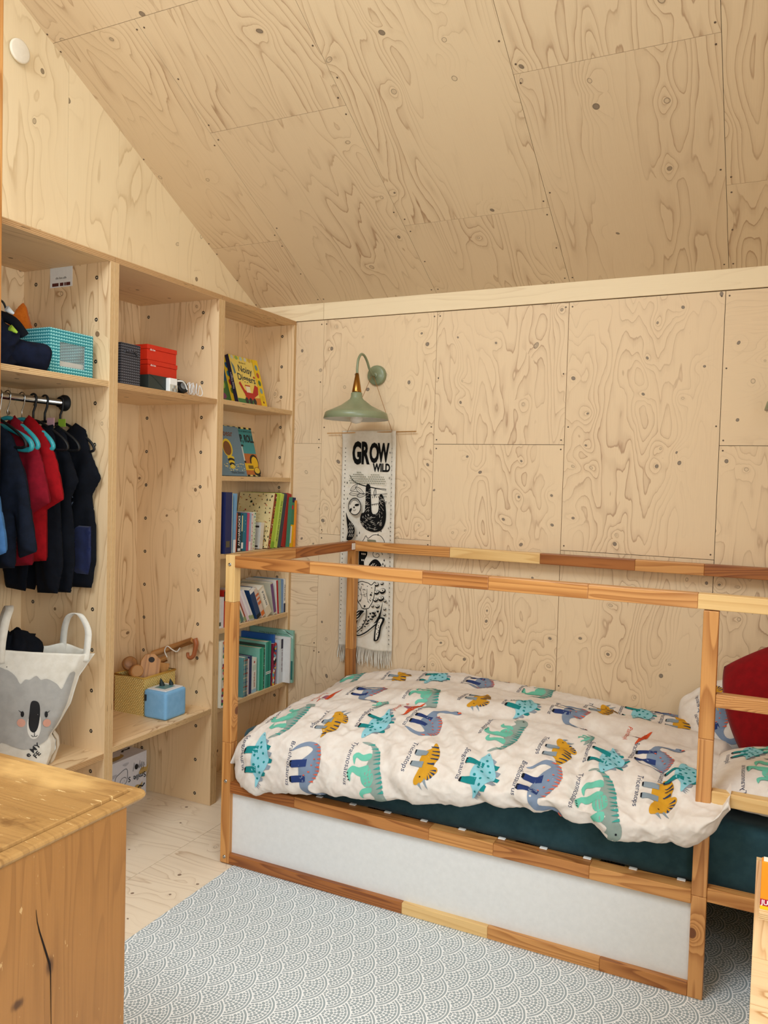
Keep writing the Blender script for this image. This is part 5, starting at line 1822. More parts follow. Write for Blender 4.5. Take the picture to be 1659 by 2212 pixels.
def lump(name, c, r, mat, parent, amp=0.25, seed=0.0, n=40, flat_z=None, freq=2.2):
    u = np.linspace(0, 2 * math.pi, n, endpoint=False)
    v = np.linspace(0.02, math.pi - 0.02, n // 2)
    U, V = np.meshgrid(u, v, indexing='ij')
    d = np.stack([np.cos(U) * np.sin(V), np.sin(U) * np.sin(V), np.cos(V)], -1)
    k = 1 + amp * fbm(d[..., 0] * freq + d[..., 2] * freq * 0.8 + seed, d[..., 1] * freq - d[..., 2] * freq * 0.6 + seed, 4)
    P = np.array(c) + d * k[..., None] * np.array(r)
    if flat_z is not None:
        P[..., 2] = np.maximum(P[..., 2], flat_z)
    return MB().grid(P, None, 0, True, closed_u=True, flip=True).build(name, [mat], parent)


lump('padded_body', (-0.46, -0.665, ZS + 0.075), (0.095, 0.10, 0.088), navy_c, nb, 0.55, 3.0, flat_z=ZS + 0.001, freq=3.0)
# open trouser leg: a thick tube with a hollow dark end
ang = np.linspace(0, 2 * math.pi, 28, endpoint=False)
axis = Vector((0.25, 0.95, -0.08)).normalized()
sdir = axis.cross(Vector((0, 0, 1))).normalized()
udir = sdir.cross(axis)
prof = [(0.044, -0.10), (0.050, -0.05), (0.049, 0.0), (0.052, 0.03), (0.054, 0.055), (0.052, 0.065), (0.045, 0.062), (0.040, 0.03), (0.034, -0.03), (0.001, -0.04)]
c0 = Vector((-0.425, -0.535, ZS + 0.052))
Pl = []
for r, hh in prof:
    Pl.append([tuple(c0 + axis * hh + sdir * r * 1.05 * math.cos(a) * (1 + 0.07 * math.sin(3 * a)) + udir * r * 0.92 * math.sin(a) * (1 + 0.05 * math.cos(2 * a + hh * 20))) for a in ang])
MB().grid(np.array(Pl), None, 0, True, closed_v=True).build('trouser_leg', [navy_c], nb)
MB().tube(smooth_poly([(-0.44, -0.66, ZS + 0.15), (-0.43, -0.655, ZS + 0.20), (-0.425, -0.62, ZS + 0.205), (-0.425, -0.60, ZS + 0.165), (-0.42, -0.595, ZS + 0.14)], 5, False), 0.0035, 8).build('strap', [blk_p], nb)
MB().tube(smooth_poly([(-0.42, -0.64, ZS + 0.160), (-0.40, -0.60, ZS + 0.145), (-0.39, -0.565, ZS + 0.105)], 5, False), [0.016] * 11, 8).build('webbing', [black_c], nb)
for nm, (yy, z, cc) in (('reflective_patch', (-0.632, 0.118, '#9fc23c')), ('reflective_patch', (-0.645, 0.175, '#cdd4d8'))):
    MB().tube([(-0.375, yy, ZS + z), (-0.37, yy + 0.022, ZS + z - 0.012)], [0.011, 0.004], 8).build(nm, [flat(cc)], nb)

# ------------------------------------------------------------------ top shelf of the bench unit
ZB = 1.780
gb = thing('grey_basket', (-0.47, -0.09, ZB), 'charcoal grey zigzag woven basket on the upper shelf', 'basket')
zg = zigzag('zigzag_charcoal', '#2c2a2e', '#5f5d62', 0.010, 0.0098)
mb = MB()
g0 = (-0.60, -0.165, ZB + 0.0005)
g1 = (-0.366, -0.066, ZB + 0.152)
mb.box(g0, (g1[0], g0[1] + 0.006, g1[2]), 'z')
mb.box((g0[0], g1[1] - 0.006, g0[2]), g1, 'z')
mb.box((g0[0], g0[1] + 0.006, g0[2]), (g0[0] + 0.006, g1[1] - 0.006, g1[2]), 'z')
mb.box((g1[0] - 0.006, g0[1] + 0.006, g0[2]), (g1[0], g1[1] - 0.006, g1[2]), 'z')
mb.box((g0[0] + 0.006, g0[1] + 0.006, g0[2]), (g1[0] - 0.006, g1[1] - 0.006, g0[2] + 0.006), 'y')
mb.build('woven_body', [zg], gb)
MB().tube(smooth_poly([(-0.364, -0.150, ZB + 0.120), (-0.356, -0.125, ZB + 0.126), (-0.356, -0.105, ZB + 0.124), (-0.364, -0.082, ZB + 0.112)], 4, False), 0.004, 6).build('handle', [zg], gb)

redm = flat('#cf2a12', 0.45, 0.4)


def red_box(z0, z1, dy, lab):
    b = thing('red_box', (-0.50, 0.11, z0), lab, 'box', 'red cardboard boxes stacked in the bench unit')
    MB().box((-0.58, 0.022 + dy, z0 + 0.0003), (-0.412, 0.190 + dy, z1 - 0.018), 'y').build('body', [redm], b, bevel=0.0015)
    MB().box((-0.582, 0.020 + dy, z1 - 0.0178), (-0.410, 0.192 + dy, z1), 'y').build('lid', [redm], b, bevel=0.0015)
    p = Print(frame_fn((-0.410, 0.020 + dy, z0), (0, 1, 0), (0, 0, 1)), 0.0022)
    p.scrawl(flat('#f0d8d0'), 0.012, (z1 - z0) * 0.60, 0.030, 0.0085)
    p.build('print', b)
    return b


db = thing('dark_pouch_box', (-0.50, 0.12, ZB), 'dark green grey pouch box under the red boxes', 'box')
dkm = flat('#333a36', 0.55, 0.35)
MB().box((-0.575, 0.010, ZB + 0.0005), (-0.392, 0.205, ZB + 0.058), 'y').build('body', [dkm], db, bevel=0.002)
MB().prism([(0.0, 0.058), (0.020, 0.052), (0.085, 0.012), (0.105, 0.004), (0.150, 0.020), (0.195, 0.058)][::-1][::-1], (-0.3905, 0.010, ZB), (0, 1, 0), (0, 0, 1), 0.0015).build('flap', [flat('#2a302d', 0.5, 0.4)], db)
red_box(ZB + 0.0585, ZB + 0.118, 0.004, 'red cardboard box lower of two on the dark pouch box')
red_box(ZB + 0.1185, ZB + 0.178, 0.0, 'red cardboard box on top of the other red box')

pk = thing('speaker_puck', (-0.385, 0.20, ZB), 'round black puck device with a grey centre beside the charger', 'device')
MB().lathe([(0.0001, 0.016), (0.015, 0.016), (0.016, 0.0165), (0.024, 0.0165), (0.0275, 0.013), (0.0275, 0.0), (0.0001, 0.0)], (-0.395, 0.200, ZB + 0.0285), Vector((0.95, -0.1, 0.3)), 32).build('housing', [blk_p], pk)
MB().lathe([(0.0001, 0.0175), (0.0135, 0.0172), (0.014, 0.016)], (-0.395, 0.200, ZB + 0.0285), Vector((0.95, -0.1, 0.3)), 28).build('centre', [flat('#77797a', 0.4)], pk)
pg = thing('plug_charger', (-0.374, 0.135, ZB), 'white plug charger with three pins on the upper shelf', 'charger')
MB().box((-0.392, 0.105, ZB + 0.0006), (-0.370, 0.152, ZB + 0.056), 'z').build('body', [flat('#efefec', 0.3, 0.5)], pg, bevel=0.004)
box('pin_plate', (-0.371, 0.107, ZB + 0.003), (-0.3685, 0.150, ZB + 0.030), [flat('#c9c4b6', 0.3, 0.5)], pg)
for (yy, z) in ((0.129, 0.020), (0.119, 0.008), (0.140, 0.008)):
    MB().box((-0.369, yy - 0.003, ZB + z - 0.0035), (-0.361, yy + 0.003, ZB + z + 0.006), 'x').build('pin', [M['steel']], pg)
cbm = flat('#e6e6e4', 0.4, 0.4)
cb_ = thing('charging_cable', (-0.378, 0.24, ZB), 'coiled white charging cable at the shelf edge', 'cable')
loop = []
for k in range(90):
    a = k / 90 * 5 * 2 * math.pi
    loop.append((-0.378 + 0.010 * math.sin(a * 0.5), 0.225 + 0.055 * k / 90 + 0.010 * math.cos(a), ZB + 0.028 + 0.0245 * math.sin(a)))
MB().tube(loop, 0.0016, 6).build('coil', [cbm], cb_)
MB().tube(smooth_poly([loop[-1], (-0.372, 0.292, ZB + 0.046), (-0.368, 0.305, ZB + 0.020), (-0.366, 0.296, ZB + 0.004), (-0.370, 0.282, ZB + 0.003)], 5, False), 0.0018, 6).build('lead', [cbm], cb_)
MB().tube(smooth_poly([(-0.375, 0.152, ZB + 0.048), (-0.370, 0.18, ZB + 0.050), (-0.372, 0.20, ZB + 0.040), (-0.375, 0.216, ZB + 0.020)], 5, False), 0.0035, 8).build('strap', [cbm], cb_)

# ------------------------------------------------------------------ bench shelf
ZN = 0.432


def weave_mat(name, a, b, s=0.011):
    n = NT(name)
    u, v, _ = n.sep(n.uv())
    row = n.math('FLOOR', n.math('DIVIDE', v, s * 0.62))
    fu = n.math('FRACT', n.math('ADD', n.math('DIVIDE', u, s), n.math('MULTIPLY', n.math('MODULO', row, 2.0), 0.5)))
    fv = n.math('FRACT', n.math('DIVIDE', v, s * 0.62))
    m = n.math('MULTIPLY', n.smooth(n.math('ABSOLUTE', n.math('SUBTRACT', fu, 0.5)), 0.5, 0.25), n.smooth(n.math('ABSOLUTE', n.math('SUBTRACT', fv, 0.5)), 0.5, 0.2))
    g = n.noise(n.uv(), 90.0, 2.0, 0.6)[0]
    n.bump(m, 0.9, 0.004)
    return n.finish(n.mix(n.math('MULTIPLY', m, n.math('MULTIPLY_ADD', g, 0.6, 0.65), clamp=True), lin(a), lin(b)), 0.65, 0.25)


yb = thing('yellow_basket', (-0.60, 0.26, ZN), 'yellow woven basket filled with wooden toys on the bench', 'basket')
wm = weave_mat('straw_weave', '#d8b056', '#f6de98')
b0, b1 = (-0.690, 0.158, ZN + 0.0005), (-0.528, 0.352, ZN + 0.160)
mb = MB()
mb.box(b0, (b1[0], b0[1] + 0.005, b1[2]), 'z')
mb.box((b0[0], b1[1] - 0.005, b0[2]), b1, 'z')
mb.box((b0[0], b0[1] + 0.005, b0[2]), (b0[0] + 0.005, b1[1] - 0.005, b1[2]), 'z')
mb.box((b1[0] - 0.005, b0[1] + 0.005, b0[2]), (b1[0], b1[1] - 0.005, b1[2]), 'z')
mb.box((b0[0] + 0.005, b0[1] + 0.005, b0[2]), (b1[0] - 0.005, b1[1] - 0.005, b0[2] + 0.005), 'y')
mb.build('woven_body', [wm], yb)
rim = [(b0[0], b0[1]), (b1[0], b0[1]), (b1[0], b1[1]), (b0[0], b1[1])]
MB().tube([(x, y, b1[2]) for x, y in rim], 0.0045, 8, closed=True).build('rim', [flat('#c89a44', 0.6)], yb)
box('side_tag', (b1[0], 0.162, ZN + 0.075), (b1[0] + 0.0015, 0.172, ZN + 0.105), [flat('#3a3a34')], yb)

wood_a = pine('toy_wood', '#c08a50', '#8a5628', 9.0, 0.7, rough=0.5)
wood_b = pine('toy_wood_dark', '#9a6a3c', '#6f4420', 9.0, 0.7, rough=0.5)
TOY = 'wooden toys in the yellow basket'
tz = b1[2]
for (x, y, z, r, l, ax, mt, lab) in ((-0.650, 0.195, tz + 0.040, 0.030, 0.030, (0.8, -0.5, 0.3), wood_b, 'dark round wooden block poking out of the basket'),
                                      (-0.612, 0.190, tz + 0.010, 0.027, 0.042, (0.85, -0.45, 0.35), wood_a, 'wooden cylinder block with pale end in the basket')):
    t_ = thing('toy_block', (x, y, z - r), lab, 'toy', TOY)
    MB().lathe([(0.0001, l), (r - 0.004, l), (r, l - 0.004), (r, 0.004), (r - 0.004, 0), (0.0001, 0)], (x, y, z), ax, 24).build('block', [mt], t_)
    if mt is wood_a:
        MB().lathe([(0.0001, l + 0.0008), (r - 0.005, l + 0.0006)], (x, y, z), ax, 24).build('end_face', [flat('#b98a58', 0.6)], t_)
hc = thing('toy_plank', (-0.585, 0.225, tz - 0.02), 'flat wooden toy plank with a round hole in the basket', 'toy', TOY)
Mt = Matrix.Rotation(0.35, 4, 'Z') @ Matrix.Rotation(-0.45, 4, 'X')
rr = Vector((0.55, 0.80, -0.22)).normalized()
uu = Vector((0.70, -0.60, 0.30)).normalized().cross(rr).normalized()
rr = (rr - Vector((0.70, -0.60, 0.30)).normalized() * rr.dot(Vector((0.70, -0.60, 0.30)).normalized())).normalized()
oo = Vector((-0.592, 0.190, tz - 0.030))
plank = [(0.0, 0.0), (0.085, 0.0), (0.082, 0.105), (0.05, 0.128), (0.012, 0.120), (-0.002, 0.09)]
MB().prism(plank, oo, rr, uu, 0.018).build('plank', [wood_a], hc, bevel=0.003)
ph = Print(frame_fn(oo, rr, uu), 0.0008)
ph.poly(flat('#2d2118'), ell(0.042, 0.100, 0.013, 0.012, 18))
ph.build('hole', hc)
t3 = thing('toy_wedge', (-0.575, 0.30, tz - 0.02), 'pointed wooden toy piece sticking out of the basket', 'toy', TOY)
MB().prism([(0.0, 0.0), (0.10, 0.0), (0.125, 0.045), (0.075, 0.062), (0.05, 0.040), (0.012, 0.055)], (-0.585, 0.235, tz - 0.030), (0.25, 0.95, 0.05), (-0.2, 0.05, 0.97), 0.022).build('piece', [wood_a], t3, bevel=0.002)
t4 = thing('toy_beam', (-0.63, 0.32, tz - 0.02), 'short square wooden toy beam in the basket', 'toy', TOY)
MB().tube([(-0.655, 0.245, tz + 0.005), (-0.565, 0.338, tz + 0.048)], 0.014, 4).build('beam', [wood_a], t4)

hk = thing('wooden_hook_rail', (-0.56, 0.37, 0.60), 'carved wooden hook rail propped above the yellow basket', 'hook rail')
MB().tube([(-0.672, 0.365, 0.640), (-0.452, 0.372, 0.726)], 0.014, 4).build('rail', [wood_a], hk)
hook = smooth_poly([(-0.436, 0.369, 0.736), (-0.428, 0.368, 0.715), (-0.432, 0.366, 0.685), (-0.438, 0.364, 0.662), (-0.452, 0.362, 0.650), (-0.466, 0.362, 0.655), (-0.468, 0.362, 0.672)], 5, False)
MB().tube(hook, [0.012 - 0.00018 * i for i in range(len(hook))], 10).build('hook', [pine('hook_wood', '#a8623a', '#7a3f1f', 8.0, 0.6)], hk)
wc = MB().tube(smooth_poly([(-0.575, 0.352, 0.640), (-0.588, 0.350, 0.668), (-0.572, 0.349, 0.690), (-0.545, 0.350, 0.678), (-0.520, 0.351, 0.672), (-0.505, 0.353, 0.690)], 5, False), 0.0028, 8).build('hanging_cord', [flat('#e6e0d2', 0.8)], hk)

sp = thing('music_cube', (-0.46, 0.214, ZN), 'soft light blue music cube with small black ears on top', 'speaker')
bumpy_box('padded_body', (-0.522, 0.150, ZN + 0.0005), (-0.402, 0.278, ZN + 0.118), fabric('blue_padding', '#7fb2d8', '#74a8d0', rough=0.8), 0.010, 0.001, 20, 1.0, sp)
MB().box((-0.512, 0.160, ZN + 0.1175), (-0.412, 0.268, ZN + 0.1225), 'y').build('top_plate', [flat('#dfe2e4', 0.4)], sp, bevel=0.003)
MB().box((-0.492, 0.182, ZN + 0.122), (-0.436, 0.246, ZN + 0.1232), 'y').build('screen', [flat('#5f8f98', 0.3)], sp)
for (x, y, s) in ((-0.486, 0.222, 1.0), (-0.462, 0.252, 0.85)):
    MB().lathe([(0.012 * s, 0.0), (0.010 * s, 0.012 * s), (0.005 * s, 0.024 * s), (0.0003, 0.034 * s)], (x, y, ZN + 0.122), (-0.15, -0.15, 1), 12).build('ear', [flat('#23302f', 0.5)], sp)
box('pull_tab', (-0.514, 0.146, ZN + 0.072), (-0.505, 0.1505, ZN + 0.098), [flat('#2c3236')], sp)

# printed cardboard box on the floor below the bench
cbx = thing('printed_box', (-0.70, 0.25, 0.0), 'white cardboard box printed with black doodles under the bench', 'box')
MB().box((-0.786, 0.100, 0.001), (-0.682, 0.350, 0.205), 'y').build('carton', [flat('#d9d6da', 0.5)], cbx, bevel=0.001)
p = Print(frame_fn((-0.682, 0.100, 0.0), (0, 1, 0), (0, 0, 1)), 0.0012)
K = flat('#232326')
GO = flat('#b99a5c')
GR = flat('#b5b2b8')
for x, z, w, h in ((0.02, 0.15, 0.05, 0.012), (0.10, 0.182, 0.04, 0.010), (0.19, 0.15, 0.03, 0.010), (0.14, 0.04, 0.05, 0.012)):
    p.poly(GR, smooth_poly([(x, z), (x + w * 0.5, z - h), (x + w, z), (x + w * 0.6, z + h * 0.3)], 3))
for x, z in ((0.115, 0.030), (0.165, 0.045), (0.20, 0.115)):
    p.poly(GO, smooth_poly([(x, z), (x + 0.02, z + 0.022), (x + 0.045, z + 0.016), (x + 0.06, z + 0.026), (x + 0.05, z - 0.004), (x + 0.02, z - 0.008)], 3))
blob = smooth_poly([(0.055, 0.085), (0.06, 0.135), (0.085, 0.150), (0.115, 0.160), (0.130, 0.150), (0.128, 0.105), (0.105, 0.090), (0.075, 0.080)], 4)
p.line(K, (blob + [blob[0]], 0.0022))
p.line(K, (smooth_poly([(0.085, 0.092), (0.09, 0.118), (0.11, 0.126), (0.124, 0.118)], 3, False), 0.002))
for a, b in ((0.10, 0.105), (0.112, 0.11)):
    p.poly(K, ell(a, b, 0.0015, 0.0015, 6))
for k in range(6):
    a = 0.165 + 0.012 * k
    p.line(K, ([(a, 0.135 + 0.01 * math.sin(k)), (a + 0.005, 0.165 + 0.008 * math.cos(2 * k)), (a + 0.012, 0.140)], 0.0024))
p.poly(K, ell(0.185, 0.150, 0.010, 0.013, 10, 0.3))
p.text(K, 'Smile', 0.242, 0.112, 0.036, rot=math.pi, bold=0.012, shear=-0.2)
p.text(K, 'S', 0.135, 0.095, 0.032, bold=0.01)
p.line(K, ([(0.19, 0.045), (0.205, 0.058), (0.225, 0.05), (0.238, 0.06)], 0.007))
p.line(K, ([(0.06, 0.05), (0.075, 0.07), (0.085, 0.05)], 0.003))
p.build('print', cbx)
p = Print(frame_fn((-0.682, 0.100, 0.205), (0, 1, 0), (-1, 0, 0)), 0.0012)
p.poly(GO, smooth_poly([(0.05, 0.02), (0.09, 0.05), (0.13, 0.045), (0.15, 0.06), (0.14, 0.03), (0.09, 0.015)], 3))
p.line(K, ([(0.17, 0.07), (0.19, 0.085), (0.22, 0.08), (0.235, 0.09)], 0.010))
p.build('top_print', cbx)

# ------------------------------------------------------------------ koala laundry bag in the hanging unit
ZK = 0.4205
bag = thing('laundry_bag', (-0.52, -0.42, ZK), 'canvas laundry bag printed with a grey koala face', 'bag')
canvas = fabric('canvas', '#e2dccf', '#d8d1c2', weave=700.0, strength=0.3)
BO = Vector((-0.45, -0.49, ZK + 0.001))
BR = Vector((0.55, 0.835, 0)).normalized()
BN = Vector((BR.y, -BR.x, 0))
BSH = 0.15                                    # the slumped bag leans
AC = 0.022                                    # the koala's centre line


def bag_w(b):
    """half width to the right / left of the centre line at height b"""
    r = np.interp(b, [0.0, 0.03, 0.06, 0.095, 0.12, 0.15, 0.23, 0.33, 0.413], [0.050, 0.062, 0.075, 0.076, 0.062, 0.082, 0.124, 0.152, 0.205])
    l = np.interp(b, [0.0, 0.05, 0.12, 0.24, 0.413], [0.155, 0.16, 0.155, 0.165, 0.180])
    return float(r), float(l)


def bag_point(a, b, d=0.0):
    p = BO + BR * a + Vector((0, 0, max(b - BSH * a * min(b / 0.10, 1.0), 0.0))) + BN * d
    return p


def bag_front(a, b, lift=0.0):
    r, l = bag_w(b)
    k = (a - AC) / (r if a >= AC else l)
    d = 0.018 * (1 - min(k * k, 1)) - 0.018 + 0.010 * float(fbm(np.array(a * 11.0 + 3), np.array(b * 8.0 + 2), 3)) + 0.004 * math.sin(b * 30 + a * 20) * (1 if b < 0.2 else 0.4)
    d -= 0.020 * max(0, abs(k) - 0.75) / 0.25
    return tuple(bag_point(a, b, d + lift))


nb_, nu = 50, 60
Pf, Pb = [], []
for j in range(nb_):
    b = 0.413 * j / (nb_ - 1)
    r, l = bag_w(b)
    rowf, rowb = [], []
    for i in range(nu):
        t = -1 + 2 * i / (nu - 1)
        a = AC + t * (r if t >= 0 else l)
        rowf.append(bag_front(a, b))
        rowb.append(tuple(bag_point(a * 0.98, b * (1.0 + 0.02 * math.sin(i * 0.3)), -0.170 + 0.020 * t * t)))
    Pf.append(rowf)
    Pb.append(rowb)
Pf, Pb = np.array(Pf), np.array(Pb)
mb = MB()
mb.grid(Pf, None, 0, True, flip=True)
mb.grid(Pb, None, 0, True)
for col_i, flp in ((0, False), (nu - 1, True)):
    G = []
    for k in range(9):
        t = k / 8
        row = Pf[:, col_i] * (1 - t) + Pb[:, col_i] * t
        row = row + np.array(BR)[None, :] * ((1 if flp else -1) * 0.035 * math.sin(math.pi * t) * np.linspace(0.8, -0.7, nb_))[:, None]
        G.append(row)
    mb.grid(np.array(G), None, 0, True, flip=flp)
mb.grid(np.array([Pf[0], Pb[0]]), None, 0, True)
o = mb.build('canvas_body', [canvas], bag)
sol = o.modifiers.new('thickness', 'SOLIDIFY')
sol.thickness = 0.003
sol.offset = -1
KP = Print(bag_front, 0.0032, 0.010)
KP.gap = 0.0004
kg = fabric('koala_grey', '#aeaba5', '#a5a29c', weave=700.0)
sh = lambda pts: [(AC + x, y) for x, y in pts]
SH = lambda pts, w=None: ([(AC + x, y) for x, y in pts], w)
KP.poly(kg, sh(smooth_poly([(-0.150, 0.085), (-0.10, 0.098), (-0.06, 0.085), (-0.02, 0.078), (0.033, 0.100), (0.060, 0.130), (0.085, 0.175), (0.110, 0.24), (0.130, 0.315), (0.134, 0.346), (0.118, 0.345), (0.105, 0.318), (0.089, 0.286), (0.072, 0.305), (0.040, 0.322), (0.020, 0.318), (0.005, 0.332), (-0.015, 0.318), (-0.030, 0.318), (-0.045, 0.302), (-0.062, 0.330), (-0.095, 0.350), (-0.15, 0.34)], 3)))
KP.poly(flat('#e4dfd4'), sh(smooth_poly([(-0.020, 0.180), (-0.021, 0.140), (-0.012, 0.118), (0.0, 0.113), (0.012, 0.120), (0.021, 0.145), (0.019, 0.19), (0.0, 0.20)], 4)))
KP.poly(flat('#1d1d1f'), sh(smooth_poly([(-0.016, 0.205), (-0.018, 0.165), (-0.011, 0.140), (0.003, 0.136), (0.014, 0.158), (0.018, 0.205), (0.014, 0.238), (0.0, 0.247), (-0.012, 0.240)], 4)))
for s_ in (-1, 1):
    KP.poly(flat('#d9a08a'), sh(ell(0.041 * s_, 0.168, 0.0135, 0.0145, 16)))
    KP.poly(flat('#1d1d1f'), sh(ell(0.038 * s_, 0.199, 0.0055, 0.0110, 12)))
    KP.line(flat('#1d1d1f'), SH([(0.035 * s_, 0.207), (0.043 * s_, 0.206), (0.050 * s_, 0.212)], [0.003, 0.003, 0.001]))
KP.line(flat('#1d1d1f'), SH([(0.001, 0.138), (0.001, 0.124)], 0.002))
KP.line(flat('#1d1d1f'), SH(smooth_poly([(-0.009, 0.127), (-0.004, 0.122), (0.001, 0.124), (0.006, 0.122), (0.010, 0.127)], 3, False), 0.002))
KP.build('koala_print', bag, smooth=True)
KT = Print(bag_front, 0.0036, None)
KT.text(flat('#1d1d1f'), 'e MY', 0.004, 0.050, 0.026, bold=0.02, rot=0.75)
KT.text(flat('#1d1d1f'), 'FE', 0.028, 0.044, 0.024, bold=0.02, rot=0.75)
KT.build('lettering_print', bag)


def strap(name, path, w, up, parent, mat):
    P = []
    for p_ in path:
        P.append([tuple(Vector(p_) - Vector(up) * w / 2), tuple(Vector(p_) + Vector(up) * w / 2)])
    o = MB().grid(np.array(P), None, 0, True).build(name, [mat], parent)
    m_ = o.modifiers.new('thickness', 'SOLIDIFY')
    m_.thickness = 0.003
    m_.offset = 0
    return o


B = lambda a, b, d: tuple(BO + BR * a + Vector((0, 0, b - BSH * a)) + BN * d)
hp = smooth_poly([B(0.190, 0.385, -0.020), B(0.198, 0.45, -0.022), B(0.200, 0.50, -0.035), B(0.178, 0.545, -0.065), B(0.150, 0.535, -0.100), B(0.140, 0.49, -0.135), B(0.138, 0.43, -0.160), B(0.138, 0.39, -0.165)], 5, False)
strap('handle', hp, 0.024, BR * 0.85 + BN * 0.5, bag, canvas)
hp = smooth_poly([B(-0.085, 0.37, 0.012), B(-0.082, 0.44, 0.014), B(-0.070, 0.51, 0.006), B(-0.055, 0.548, -0.03), B(-0.055, 0.55, -0.08), B(-0.065, 0.49, -0.14), B(-0.07, 0.40, -0.165)], 5, False)
strap('handle', hp, 0.026, BR, bag, canvas)
dc = thing('dark_clothing', tuple(bag_point(-0.03, 0.36, -0.09)), 'crumpled black clothing inside the laundry bag', 'clothing')
lump('cloth', tuple(bag_point(-0.035, 0.385, -0.095)), (0.085, 0.075, 0.075), black_c, dc, 0.6, 6.0, freq=3.0)
# ------------------------------------------------------------------ wall lamps
def wall_lamp(x, z, label, group, s=1.0):
    sage = flat('#848c6c', 0.35, 0.5)
    sage_in = flat('#d9d8cc', 0.5)
    brass = flat('#a87a3a', 0.28, 0.5, 1.0)
    l = thing('wall_lamp', (x, Y_BACK, z), label, 'lamp', group)
    y = Y_BACK - 0.002
    MB().lathe([(0.0001, 0.030), (0.010, 0.030), (0.013, 0.026), (0.013, 0.022), (0.040, 0.020), (0.0455, 0.016), (0.047, 0.008), (0.047, 0.0)], (x, y, z), (0, -1, 0), 40).build('wall_plate', [sage], l)
    ys = y - 0.205
    arm = smooth_poly([(x, y - 0.02, z), (x, y - 0.050, z - 0.002), (x, y - 0.085, z + 0.020), (x, y - 0.110, z + 0.050), (x, y - 0.140, z + 0.072), (x, y - 0.170, z + 0.074), (x, y - 0.195, z + 0.050), (x, ys, z + 0.010), (x, ys, z - 0.020)], 6, False)
    MB().tube(arm, 0.0058, 12).build('arm', [sage], l)
    MB().lathe([(0.0062, 0.0), (0.0075, 0.0), (0.0215, -0.082), (0.0215, -0.086), (0.001, -0.086)], (x, ys, z - 0.016), (0, 0, 1), 32).build('brass_cone', [brass], l)
    zc = z - 0.102
    prof = [(0.001, 0.0), (0.021, 0.0), (0.0255, -0.004), (0.0265, -0.022), (0.032, -0.032), (0.070, -0.060), (0.108, -0.078), (0.136, -0.090), (0.1405, -0.094), (0.148, -0.122), (0.1465, -0.1225), (0.139, -0.0955), (0.106, -0.080), (0.068, -0.062), (0.030, -0.034), (0.022, -0.024), (0.001, -0.02)]
    mb = MB().lathe(prof[:10], (x, ys, zc), (0, 0, 1), 56)
    mb.lathe(prof[9:], (x, ys, zc), (0, 0, 1), 56, mat=1)
    mb.build('shade', [sage, sage_in], l)
    MB().lathe([(0.014, -0.03), (0.016, -0.07), (0.026, -0.085), (0.031, -0.105), (0.030, -0.122), (0.022, -0.136), (0.0005, -0.142)], (x, ys, zc), (0, 0, 1), 28).build('bulb', [flat('#e6e3da', 0.35, 0.5)], l)
    return l


wall_lamp(0.101, 1.946, 'sage green wall lamp hanging over the hanging banner', 'sage green wall lamps')
wall_lamp(1.915, 1.965, 'sage green wall lamp above the pillows', 'sage green wall lamps')

# ------------------------------------------------------------------ canvas growth banner
bn = thing('wall_banner', (0.075, 1.0, 0.56), 'long cream canvas banner with black animals and the words GROW WILD', 'banner')
BX0, BX1, BZ0, BZ1 = -0.074, 0.216, 0.640, 1.684


def banner_at(a, b, lift=0.0):
    """a metres from the left edge, b metres up from the hem"""
    t = b / (BZ1 - BZ0)
    x = BX0 + a + 0.006 * (1 - t) * (1 if True else 0)
    y = 1.003 - 0.010 * math.exp(-((a - 0.145) / 0.11) ** 2) - 0.004 * math.sin(a * 40 + b * 3) * (0.4 + 0.6 * (1 - t)) - 0.006 * math.exp(-((b - 1.03) / 0.02) ** 2)
    y -= 0.006 * (a / 0.29 > 0.93)
    return (x, y - lift, BZ0 + b + 0.004 * math.sin(a * 22) * (1 if b < 0.02 else 0))


WB, HBn = BX1 - BX0, BZ1 - BZ0
Pn = np.array([[banner_at(WB * i / 48, HBn * j / 120) for i in range(49)] for j in range(121)])
bo = MB().grid(Pn, None, 0, True).build('canvas_sheet', [fabric('banner_canvas', '#ddd5c6', '#d4cbb9', weave=700.0)], bn)
m_ = bo.modifiers.new('thickness', 'SOLIDIFY')
m_.thickness = 0.0015
MB().tube([(-0.155, 0.992, 1.672), (0.318, 0.992, 1.680)], 0.0028, 10).build('dowel', [pine('dowel_wood', '#c99a62', '#a8753f', 6.0, 0.5)], bn)
MB().tube([(-0.045, 0.990, 1.675), (0.088, 0.972, 1.936), (0.100, 0.972, 1.938), (0.195, 0.990, 1.680)], 0.0011, 6).build('cord', [flat('#a5713c', 0.8)], bn)
fr = MB()
rf = random.Random(4)
for i in range(72):
    a = WB * (i + 0.5) / 72
    L = rf.uniform(0.055, 0.085)
    p0 = Vector(banner_at(a, 0.002))
    dx, dy = rf.uniform(-0.007, 0.007), rf.uniform(-0.012, 0.001)
    fr.tube([p0, p0 + Vector((dx * 0.4, dy, -L * 0.5)), p0 + Vector((dx, dy * 0.6, -L))], [0.0022, 0.0024, 0.0012], 5)
fo = fr.build('fringe', [fabric('fringe_cotton', '#d9d2c4', '#cfc7b6')], bn)
fo['kind'] = 'stuff'

K = flat('#131312', 0.8, 0.1)
CV = flat('#ddd5c6', 0.9, 0.1)
GY = flat('#7c7c66', 0.8, 0.1)


def bp_(x, z):
    return (x - BX0, z - BZ0)


def art(name, fill):
    p = Print(banner_at, 0.0016, 0.014)
    p.gap = 0.00015
    fill(p)
    return p.build(name, bn, smooth=True)


